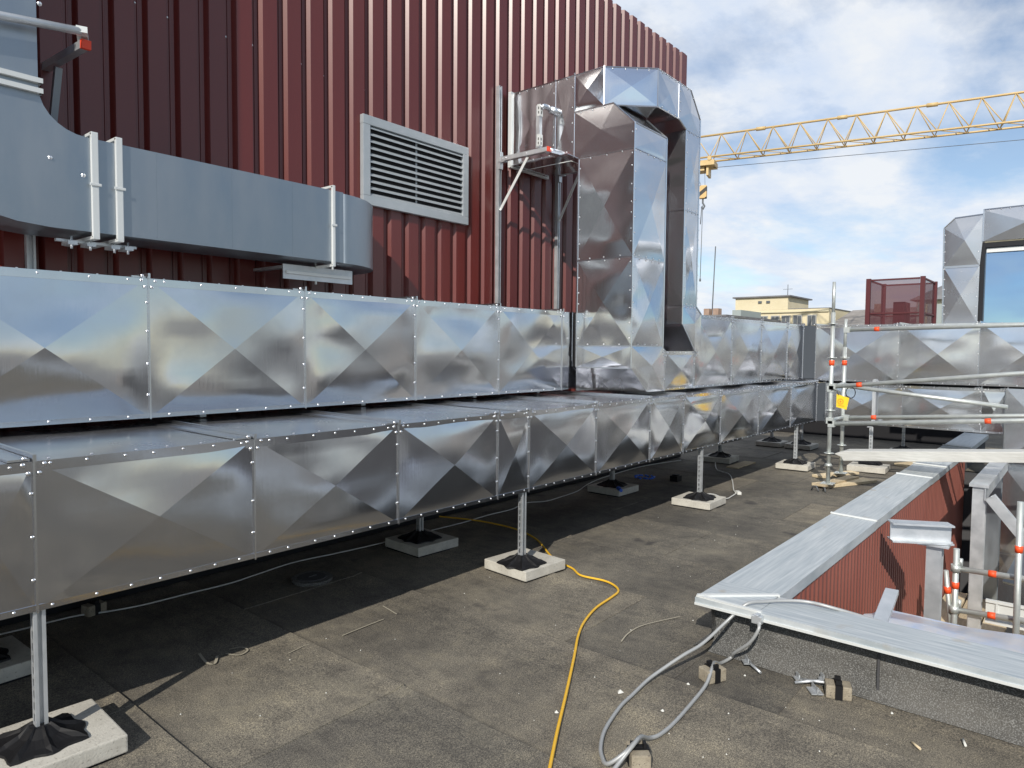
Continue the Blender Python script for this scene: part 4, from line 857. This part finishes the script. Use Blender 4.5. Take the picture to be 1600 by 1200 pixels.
# boards below the standards
bd = [((8.55,2.42,0.020),(9.35,2.05,0.020),0.20,0.034,'wood','pale wide plywood strip lying under the scaffold base'), ((8.42,2.37,0.048),(9.30,2.22,0.048),0.13,0.024,'wood2','brown board right under the scaffold base plate'),
      ((9.15,2.62,0.022),(9.75,2.32,0.030),0.14,0.03,'wood','short pale board under the rear scaffold standard'), ((10.9,2.0,0.02),(11.5,1.75,0.02),0.2,0.03,'wood','pale board lying beyond the scaffold near the parapet')]
for a, c, w_, h_, m_, lab in bd:
    b = MB(); b.bar(a, c, w_, h_); tag(b.build('timber_board', m_, bevel=0.002), lab, 'board')
b = MB(); b.tube([(8.28,2.42,0.01),(8.27,2.40,0.06),(8.25,2.36,0.065),(8.24,2.33,0.01)], 0.008, 6); b.tube([(8.30,2.30,0.01),(8.29,2.29,0.05),(8.26,2.27,0.052),(8.25,2.26,0.01)], 0.008, 6); tag(b.build('wire_clip', 'cable_dark'), 'two small dark wire clips in front of the scaffold boards', 'clip')
b = MB(); b.box(9.1,9.75,3.62,3.78,0.004,0.02); tag(b.build('timber_board', 'wood2'), 'thin brown lath lying half in the shade under the lower duct', 'board')

# scaffold down in the light well
sw = thing('scaffold', 'scaffold tubes with orange bands standing down in the light well', 'scaffold', (7, 0.8, -1.3))
def part_tube(t, name, a, c, r=0.024, mk=None):
    b = MB(); b.tube([a, c], r, 10); b.build(name, 'scaff', t)
    if mk is not None: b = MB(); marker(b, V(a).lerp(V(c), mk), V(c)-V(a)); b.build('marker_band', 'orange', t)
part_tube(sw, 'standard', (7.0,0.83,-1.4), (7.0,0.835,-0.09), mk=0.756)
part_tube(sw, 'ledger', (7.0,0.86,-0.262), (7.0,-0.8,-0.215), mk=0.172); part_tube(sw, 'ledger', (7.0,0.86,-0.626), (7.0,-0.8,-0.53), mk=0.176)
part_tube(sw, 'brace', (7.02,0.91,-0.30), (7.02,0.84,-0.95), 0.020, mk=0.26)
part_tube(sw, 'standard', (6.9,0.385,-1.4), (6.9,0.40,0.40), mk=0.785)
for z in (-0.26, -0.62): b = MB(); b.tube([(7.0,0.835,z-.03),(7.0,0.835,z+.03)], 0.04, 10); b.tube([(7.0,0.80,z+.02),(7.0,0.80,z+.09)], 0.016, 8); b.build('coupler', 'scaff', sw)

# ------------------------------------------------------------------ cables and litter on the roof
def smooth_path(pts, sub=6):
    P = [V(p) for p in pts]; out = []
    for i in range(len(P)-1):
        p0 = P[max(i-1,0)]; p1 = P[i]; p2 = P[i+1]; p3 = P[min(i+2,len(P)-1)]
        for s in range(sub):
            t = s/sub; out.append(0.5*((2*p1)+(p2-p0)*t+(2*p0-5*p1+4*p2-p3)*t*t+(3*p1-p0-3*p2+p3)*t**3))
    out.append(P[-1]); return out
yc = [(4.43,5.0),(4.462,4.817),(4.625,4.361),(4.664,4.056),(4.635,3.78),(4.5,3.477),(4.226,3.135),(4.13,2.96),(4.075,2.82),(3.99,2.691),(4.003,2.516),(3.969,2.409),(3.889,2.327),(3.765,2.302),(3.543,2.276),(3.309,2.206),(3.119,2.118),(2.909,1.996),(2.556,1.797),(2.288,1.649),(2.075,1.527),(1.942,1.45),(1.7,1.3),(1.3,0.9)]
b = MB(); b.tube(smooth_path([(x, y, 0.017) for x, y in yc]), 0.0075, 8); tag(b.build('power_cable', 'yellow'), 'bright yellow cable winding from under the ducts to the bottom edge', 'cable')
wc = [(0.0,4.62),(1.062,4.527),(1.288,4.521),(1.442,4.506),(1.564,4.45),(1.754,4.40),(2.022,4.389),(2.305,4.375),(2.536,4.412),(2.843,4.456),(3.179,4.413),(3.5,4.38),(3.85,4.37),(4.178,4.357),(4.527,4.343),(4.876,4.363),(5.219,4.351),(5.532,4.42),(5.727,4.319),(6.041,4.33),(6.388,4.37),(6.788,4.50),(7.315,4.6),(8.35,4.65),(9.2,4.5)]
b = MB(); b.tube(smooth_path([(x, y, 0.014) for x, y in wc]), 0.005, 6); tag(b.build('power_cable', 'white_cable'), 'thin white cable lying in the shade along the wall', 'cable')
b = MB(); b.tube(smooth_path([(9.7,4.2,0.014),(8.822,3.795,0.014),(8.584,3.53,0.014),(8.139,3.3,0.014),(7.654,3.087,0.014),(7.48,2.99,0.02)]), 0.007, 6); tag(b.build('power_cable', 'white_cable'), 'short white cable ending beside the third front post', 'cable')
b = MB(); b.tube(smooth_path([(6.70,3.02,0.12),(6.86,2.98,0.10),(7.1,2.95,0.02),(7.3,2.96,0.015),(7.48,2.98,0.02)]), 0.006, 6); tag(b.build('power_cable', 'white_cable'), 'white cable looped over the slab of the third front post', 'cable')
b = MB(); b.obox((7.50,2.97,0.02), V((.8,.6,0)), V((-.6,.8,0)), Z, 0.05, 0.022, 0.015); tag(b.build('cable_plug', 'debris', bevel=0.004), 'small white plug at the end of the white cable', 'plug')
ga = [(3.95,0.55,0.18),(3.70,0.93,0.30),(3.665,1.071,0.315),(3.60,1.17,0.316),(3.52,1.24,0.316),(3.43,1.30,0.314),(3.37,1.375,0.225),(3.22,1.436,0.14),(3.10,1.484,0.105),(3.0,1.535,0.060),(2.90,1.565,0.03),(2.75,1.562,0.016),(2.62,1.549,0.016),(2.428,1.503,0.016),(2.311,1.452,0.016),(2.244,1.404,0.018),(2.20,1.35,0.03),(2.235,1.30,0.075),(2.29,1.29,0.095)]
b = MB(); b.tube(smooth_path(ga), 0.0085, 8); tag(b.build('grey_cable', 'grey_cable'), 'longer grey cable draped over the coping corner and looping to the bottom edge', 'cable')
gb = [(3.372,1.225,0.265),(3.335,1.20,0.245),(3.33,1.24,0.165),(3.36,1.33,0.075),(3.40,1.36,0.03),(3.322,1.385,0.018),(3.22,1.375,0.06),(3.13,1.348,0.068),(3.04,1.335,0.03),(2.873,1.323,0.016),(2.65,1.305,0.016),(2.527,1.307,0.018),(2.46,1.318,0.03),(2.36,1.30,0.085),(2.27,1.285,0.095),(2.16,1.31,0.03),(1.9,1.28,0.016)]
b = MB(); b.tube(smooth_path(gb), 0.0085, 8); tag(b.build('grey_cable', 'grey_cable'), 'shorter grey cable from the clip under the coping down over two blocks', 'cable')
b = MB(); b.box(3.350,3.384,1.195,1.245,0.255,0.295); b.box(3.345,3.40,1.21,1.23,0.296,0.303); tag(b.build('cable_clamp', 'galv_strut', bevel=0.003), 'small square metal clamp on the edge of the front coping', 'clamp')
def block(x, y, rot, label, tilt=0.0):
    t = thing('cable_block', label, 'block', (x, y, 0.004), 'small concrete cable holder blocks'); t.rotation_euler = (0, tilt, rot)
    s = MB(); s.box(-.055,.055,-.038,.038,0.0,0.062); local_part(s, 'stone', 'brick', t, bevel=0.006)
    s = MB(); s.box(-.016,.016,-.041,.041,0.0,0.0655); s.box(-.013,.013,-.030,-.018,0.066,0.085); s.box(-.013,.013,.018,.030,0.066,0.085); s.box(-.010,.010,-.017,.017,0.066,0.072); local_part(s, 'clip', 'black', t)
block(3.155, 1.355, -0.45, 'tan block with black clip holding the grey cable below the coping corner')
block(3.385, 0.845, -1.2, 'tan block without a cable lying beside loose metal clips'); block(2.315, 1.285, 0.75, 'tan block with black clip at the bottom edge where the cables meet')
block(1.52, 4.50, 0.2, 'small block in the deep shade under the white cable')
def clipbit(pts, plates, label):
    b = MB(); b.tube([V(p) for p in pts], 0.007, 8)
    for p, s in plates: b.obox(p, V((.8,.6,0)), V((-.6,.8,0)), Z, s, s*.8, 0.003); b.obox(V(p)+V((0,0,.012)), V((.8,.6,0)), V((-.6,.8,0)), Z, s, 0.003, 0.014)
    tag(b.build('metal_clip', 'galv_strut'), label, 'clip')
clipbit([(3.395,1.27,0.035),(3.345,1.19,0.022)], [((3.40,1.28,0.030),0.026)], 'loose metal clip lying just right of the cable below the coping')
clipbit([(3.405,1.02,0.022),(3.40,0.90,0.045)], [((3.40,1.03,0.024),0.020)], 'loose metal rod clip left of the empty block'); clipbit([(3.355,1.03,0.020),(3.42,0.93,0.040)], [((3.345,0.935,0.014),0.034),((3.425,0.925,0.045),0.018)], 'loose metal plate and rod beside the empty block')
dc = thing('roof_drain', 'round dark roof drain cover in the shade behind the duct shadow edge', 'drain', (2.715, 4.04, 0))
b = MB(); b.tube([(2.715,4.04,0.003),(2.715,4.04,0.028)], 0.135, 32); b.build('cover', 'upstand', dc)
b = MB(); b.tube([(2.715,4.04,0.0285),(2.715,4.04,0.033)], [0.10,0.09], 24); b.obox((2.715,4.04,0.036), X, Y, Z, 0.03, 0.008, 0.004); b.build('lid', 'wall_dark', dc)
b = MB(); b.obox((6.60,4.19-.33,0.05+.03), V((.9,-.4,0)), V((.4,.9,0)), Z, 0.001, 0.001, 0.001) if False else None
bt = MB(); bt.tube([(6.44,3.88,0.108),(6.40,3.84,0.108)], 0.022, 10); bt.tube([(6.40,3.84,0.108),(6.34,3.78,0.108)], 0.018, 10); tag(bt.build('spray_bottle', 'blue'), 'small blue bottle lying on the slab of the shaded rear post', 'bottle')
b = MB()
for i in range(9):
    a = i*0.7; b.tube([(7.60+0.10*math.cos(a),4.20+0.10*math.sin(a),0.02+0.006*(i%3)),(7.60+0.13*math.cos(a+.5),4.20+0.12*math.sin(a+.5),0.03)], 0.012, 6)
tag(b.build('blue_hose', 'blue'), 'crumpled blue strap lying in the shade under the lower duct', 'strap')
b = MB(); b.box(7.68,7.80,3.80,3.90,0.004,0.07); b.box(7.70,7.78,3.82,3.88,0.07,0.085); tag(b.build('junction_box', 'black', bevel=0.004), 'small black box on the roof right of the blue strap', 'box')
# crumbs, butts, chalk lines
pb = [(3.022,1.417,.016),(3.493,1.40,.014),(3.461,1.217,.010),(3.653,.954,.01),(3.467,.356,.014),(2.734,1.399,.008),(2.753,1.629,.015),(2.414,1.748,.010),(3.44,1.1,.006),(3.30,1.25,.006),(3.38,0.62,.007)]
lit = MB()
for (x, y, s) in pb+[(rnd.uniform(1.2,6.5), rnd.uniform(1.7,3.2), rnd.uniform(.0015,.004)) for _ in range(40)]+[(rnd.uniform(2.3,3.35), rnd.uniform(-0.3,1.5), rnd.uniform(.0015,.0045)) for _ in range(35)]:
    k = lit.add([], []); m_ = 6
    lit.v += [V((x+s*math.cos(j*1.047)*rnd.uniform(.7,1.3), y+s*math.sin(j*1.047)*rnd.uniform(.7,1.3), 0.004)) for j in range(m_)]+[V((x, y, 0.006+s*0.8))]
    for j in range(m_): lit.f.append([k+j, k+(j+1)%m_, k+m_]); lit.smooth.append(False)
o = lit.build('mortar_crumbs', 'debris', fix=False); stuff(o); tag(o, 'scattered white crumbs of mortar and plaster on the roof felt', 'crumbs')
for i, (x, y, a) in enumerate(((3.303,0.34,0.3),(3.148,0.486,0.8))):
    b = MB(); d = V((math.cos(a),math.sin(a),0))*0.025; b.tube([V((x,y,0.012))-d, V((x,y,0.012))+d], 0.005, 8)
    tag(b.build('cigarette_butt', 'wood' if i else 'debris'), ['white cigarette butt near the bottom right corner', 'thin brown twig left of the cigarette butt'][i], 'litter')
mk = MB()
def flat_line(pts, w):
    P = smooth_path([(x, y, 0.0) for x, y in pts], 6)
    for p, q_ in zip(P[:-1], P[1:]):
        d = (q_-p).normalized(); s = V((-d.y, d.x, 0))*w/2; zz = V((0,0,0.0095)); mk.quad(p-s+zz, q_-s+zz, q_+s+zz, p+s+zz)
flat_line([(2.285,3.12),(2.45,3.128),(2.59,3.131)], 0.007); flat_line([(1.665,3.49),(1.640,3.36),(1.66,3.32),(1.712,3.393)], 0.014); flat_line([(1.754,3.387),(1.79,3.318),(1.85,3.34),(1.845,3.40),(1.79,3.42)], 0.010)
flat_line([(1.965,3.145),(2.05,3.16),(2.105,3.161)], 0.006); flat_line([(2.688,3.131),(2.72,3.3)], 0.008); flat_line([(3.234,1.912),(3.36,1.94),(3.521,1.932),(3.776,1.832)], 0.008)
o = mk.build('chalk_marks', 'chalk', roof, fix=False)

shade_wall = thing('low_wall', 'dark wall added for the shade at the far edge of the roof under the cross duct', 'wall', (13.9, 3, 0))
b = MB(); b.box(13.9, 14.2, 1.5, 4.85, 0.012, 0.62); b.build('core', 'void', shade_wall)  # added black block, paints the dark shade band below the cross duct
b = MB(); b.box(13.88, 14.22, 1.48, 4.87, 0.621, 0.65); b.build('coping', 'roof_grey', shade_wall)
# ------------------------------------------------------------------ red mesh screen beyond the ducts
ms = thing('mesh_screen', 'dark red perforated mesh enclosure standing on the roof beyond the cross duct', 'screen', (15, 3, 0))
for (x, y) in ((15.0,3.43),(15.0,2.50),(16.3,3.43),(16.3,2.50)):
    b = MB(); b.box(x-.035,x+.035,y-.04,y+.04,0.0,3.03); b.build('post', 'maroon', ms)
for a, c in (((15.0,3.38),(15.0,2.55)), ((16.3,3.38),(16.3,2.55)), ((15.04,3.43),(16.26,3.43)), ((15.04,2.50),(16.26,2.50))):
    b = MB(); b.quad((a[0],a[1],0.3),(c[0],c[1],0.3),(c[0],c[1],2.99),(a[0],a[1],2.99)); b.build('mesh_panel', 'screen', ms, fix=False)
    for z in (3.0, 2.35): b = MB(); b.bar((a[0],a[1],z), (c[0],c[1],z), 0.03, 0.03); b.build('rail', 'maroon', ms)
b = MB()
for t_ in (0.3, 0.6): b.bar((15.4+t_,3.0,0.0), (15.4+t_,3.0,2.6), 0.2, 0.25)
b.build('inner_unit', 'maroon', ms)

# ------------------------------------------------------------------ buildings far behind
yb = thing('apartment_building', 'cream flat roofed building with a stair tower on its roof, far behind', 'building', (70, 22, -12))
b = MB(); b.box(60,74,16.6,24.5,-12,5.12); b.build('wall', 'cream', yb)
b = MB(); b.box(59.86,60.0,16.6,24.5,4.86,4.95); b.build('cornice', 'cream_pale', yb)
b = MB(); b.box(60.0,65.5,19.9,24.45,5.125,6.2); b.build('stair_tower', 'cream', yb)
b = MB(); b.box(59.8,65.8,19.65,24.65,6.205,6.32); b.build('tower_roof', 'roof_grey', yb)
b = MB(); b.box(60,74,16.55,19.85,5.125,5.19); b.build('roof_edge', 'roof_grey', yb)
for yy in (21.1, 20.55, 21.35+.45): pass
for k, yy in enumerate((22.25, 21.55)):
    b = MB(); b.box(59.9,60.02,yy-0.15,yy+0.15,5.72,5.90); b.build('window', 'window', yb)
for k, yy in enumerate((23.2, 21.9, 20.9, 20.0, 19.05, 17.9, 23.9)):
    fw = MB(); h0, h1 = 3.55, 4.62; fw.box(59.88,60.02,yy-.36,yy+.36,h0,h1); f_ = fw.build('window', 'win_frame', yb)
    p_ = MB(); p_.box(59.85,59.90,yy-.30,yy-.03,h0+.05,h1-.07); p_.box(59.85,59.90,yy+.03,yy+.30,h0+.05,h1-.07); pp = p_.build('pane', 'window', None); pp.parent = f_
b = MB(); b.tube([(62,20.6,6.3),(62,20.6,7.4)], 0.03, 6); b.bar((62,20.2,7.0), (62,21.0,7.0), 0.03, 0.03); b.build('aerial', 'cable_dark', yb)
b = MB(); b.box(60.3,61.0,21.4-1.2,21.9-1.2,5.2,5.9); b.build('roof_unit', 'roof_grey', yb)
gr = thing('apartment_building', 'low building with brown grey slate roof right of the cream one', 'building', (60, 15, -12))
b = MB(); b.box(58,72,9.0,16.3,-12,3.3); b.build('wall', 'cream_pale', gr)
b = MB(); b.prism([(57.8,16.4,3.3),(57.8,9.0,3.3),(64,9.0,5.2),(64,15.8,5.0)], (0.01,0,0.12)); b.build('roof', 'slate', gr)
b = MB(); b.box(62.4,63.0,13.3,13.8,4.8,5.5); b.build('chimney', 'brickred', gr)
mb_ = thing('apartment_building', 'pale green and cream building with grey hipped roof left of the duct arch', 'building', (56, 8, -12))
b = MB(); b.box(55,66,3.0,9.5,-12,5.2); b.build('wall', 'cream_pale', mb_)
b = MB(); b.add([(54.6,9.9,5.2),(54.6,2.8,5.2),(66,2.8,5.2),(66,9.9,5.2),(58,6.5,7.3),(63,6.5,7.3)], [(0,1,4),(1,2,5,4),(2,3,5),(3,0,4,5),(3,2,1,0)]); b.build('roof', 'roof_grey', mb_)
b = MB(); b.box(54.9,54.99,7.2,8.8,3.2,4.9); b.build('panel', 'mint', mb_)
b = MB(); b.box(54.8,54.99,8.95,9.45,-12,5.1); b.build('corner_strip', 'mint', mb_)
lb = thing('apartment_building', 'low dark roofs with two brick chimneys seen over the upper duct', 'building', (48, 21, -12))
b = MB(); b.box(47,58,19.9,23.5,-12,3.95); b.build('wall', 'cream_pale', lb)
b = MB(); b.box(46.8,58,19.7,23.7,3.96,4.12); b.build('roof', 'roof_grey', lb)
for yy in (21.55, 20.85):
    b = MB(); b.box(47.6,48.2,yy-.2,yy+.2,4.13,4.62); c0 = b.build('chimney', 'brickred', lb)
b = MB(); b.box(50,54,19.95,20.6,4.13,4.6); b.build('roof_box', 'mint', lb)
b = MB(); b.tube([(57.24,25.41,4.0),(57.67,25.40,10.6)], 0.05, 6); tag(b.build('antenna_mast', 'cable_dark'), 'thin tall antenna mast left of the cream building', 'mast')
cols = ['cream_pale', 'cream', 'mint', 'slate', 'brickred']
tw = MB()
for i in range(30):       # town around the roof, out of the frame, mirrored softly in the metal
    a = rnd.uniform(0, 2*math.pi); d = rnd.uniform(45, 160)
    if -0.15 < (a if a < math.pi else a-2*math.pi) < 1.2: continue
    x, y = d*math.cos(a), d*math.sin(a); w_, l_, h_ = rnd.uniform(8,16), rnd.uniform(10,26), rnd.uniform(9,16)
    tw.box(x-w_/2,x+w_/2,y-l_/2,y+l_/2,-12,-12+h_)
    tw.add([(x-w_/2,y-l_/2,-12+h_),(x+w_/2,y-l_/2,-12+h_),(x+w_/2,y+l_/2,-12+h_),(x-w_/2,y+l_/2,-12+h_),(x,y-l_/2+2,-12+h_+2.5),(x,y+l_/2-2,-12+h_+2.5)], [(0,1,4),(1,2,5,4),(2,3,5),(3,0,4,5)])
o = tw.build('distant_town', 'slate'); stuff(o); tag(o, 'far off town blocks around the roof, reading as one mass', 'town')

# ------------------------------------------------------------------ tower crane
cr = thing('tower_crane', 'ochre lattice jib of a tower crane crossing the sky on the right', 'crane', (42.7, 20.2, 14))
a0 = V((42.7, 20.2, 0)); a1 = V((47.0, 3.38, 0)); dj = (a1-a0).normalized(); side = V((-dj.y, dj.x, 0))
Lj = (a1-a0).length; z0t, z0b = 15.40, 13.95
def jp(s, lat, z): return a0+dj*s+side*lat+V((0,0,z))
s_end = Lj+22; npan = 22; sb = 1.55; ch = MB()
zt_ = lambda s: 15.40+0.30*s/Lj; zb_ = lambda s: 13.90+0.12*s/Lj
s0 = -2.2
ch.tube([jp(s0,0,zt_(s0)), jp(s_end,0,zt_(s_end))], 0.068, 8); ch.build('top_chord', 'crane', cr)
for sg in (-1, 1):
    ch = MB(); ch.tube([jp(s0,sg*0.6,zb_(s0)), jp(s_end,sg*0.6,zb_(s_end))], 0.060, 8); ch.build('bottom_chord', 'crane', cr)
s = s0; k = 0; bays = int((s_end-s0)/sb)
for k in range(bays):
    sa, sm, sn = s0+k*sb, s0+(k+.38)*sb, s0+(k+1)*sb; b = MB()
    for sg in (-1, 1):
        b.tube([jp(sa,sg*0.6,zb_(sa)), jp(sm,0,zt_(sm))], 0.030, 6); b.tube([jp(sm,0,zt_(sm)), jp(sn,sg*0.6,zb_(sn))], 0.030, 6)
    b.tube([jp(sa,-.6,zb_(sa)), jp(sn,.6,zb_(sn))], 0.026, 6); b.tube([jp(sa,-.6,zb_(sa)), jp(sa,.6,zb_(sa))], 0.026, 6); b.build('lattice_brace', 'crane', cr)
for q_ in (3.6, 8.2, 12.8, 17.6):
    b = MB(); b.tube([jp(q_,0,zt_(q_)-.0), jp(q_+.55,0,zt_(q_))], 0.12, 8); b.build('chord_joint', 'crane', cr)
tr = MB(); tr.obox(jp(0.45,0,13.55), dj, side, Z, 0.75, 0.7, 0.16); tr.obox(jp(0.1,0,13.25), dj, side, Z, 0.45, 0.45, 0.12); tr.obox(jp(0.75,0,13.2), dj, side, Z, 0.07, 0.5, 0.4)
for sg in (-1, 1):
    for ds in (-.2, .9): tr.tube([jp(ds,sg*.66,13.80), jp(ds,sg*.74,13.80)], 0.13, 10)
tr.build('trolley', 'crane', cr)
b = MB()
for ds in (-.05, .5): b.tube([jp(ds,0,13.2), jp(.30 if ds < 0 else .54,0,12.25)], 0.012, 5)
b.tube([jp(1.0,0,13.35), jp(s_end,0,12.9)], 0.018, 5); b.build('rope', 'cable_dark', cr)
b = MB(); b.obox((0,0,0), X, Y, Z, 0.24, 0.16, 0.42); hk = b.build('hook_block', 'hook', None, bevel=0.05); hk.parent = cr
hk.matrix_parent_inverse = Matrix.Translation(-cr.location); hk.location = jp(.42,0,11.85); hk.rotation_euler = (0,0,math.atan2(dj.y,dj.x))
b = MB(); b.tube([jp(.42,0,11.42), jp(.42,0,11.15), jp(.54,0,10.95), jp(.44,0,10.75), jp(.36,0,10.9)], 0.06, 8); b.build('hook', 'cable_dark', cr)
b = MB(); b.tube([jp(.42,0,11.0), jp(.36,0,6.2)], 0.022, 6); b.tube([jp(.36,0,10.95), jp(.30,0,9.8)], 0.03, 6); b.tube([jp(.36,0,6.28), jp(.36,0,6.10)], 0.06, 6); b.build('chain', 'cable_dark', cr)
# mast out of the frame on the right
b = MB(); mm = jp(s_end,0,0)
for sx in (-.8,.8):
    for sy in (-.8,.8): b.bar((mm.x+sx,mm.y+sy,-12), (mm.x+sx,mm.y+sy,17.5), 0.16, 0.16)
b.build('mast', 'crane', cr)
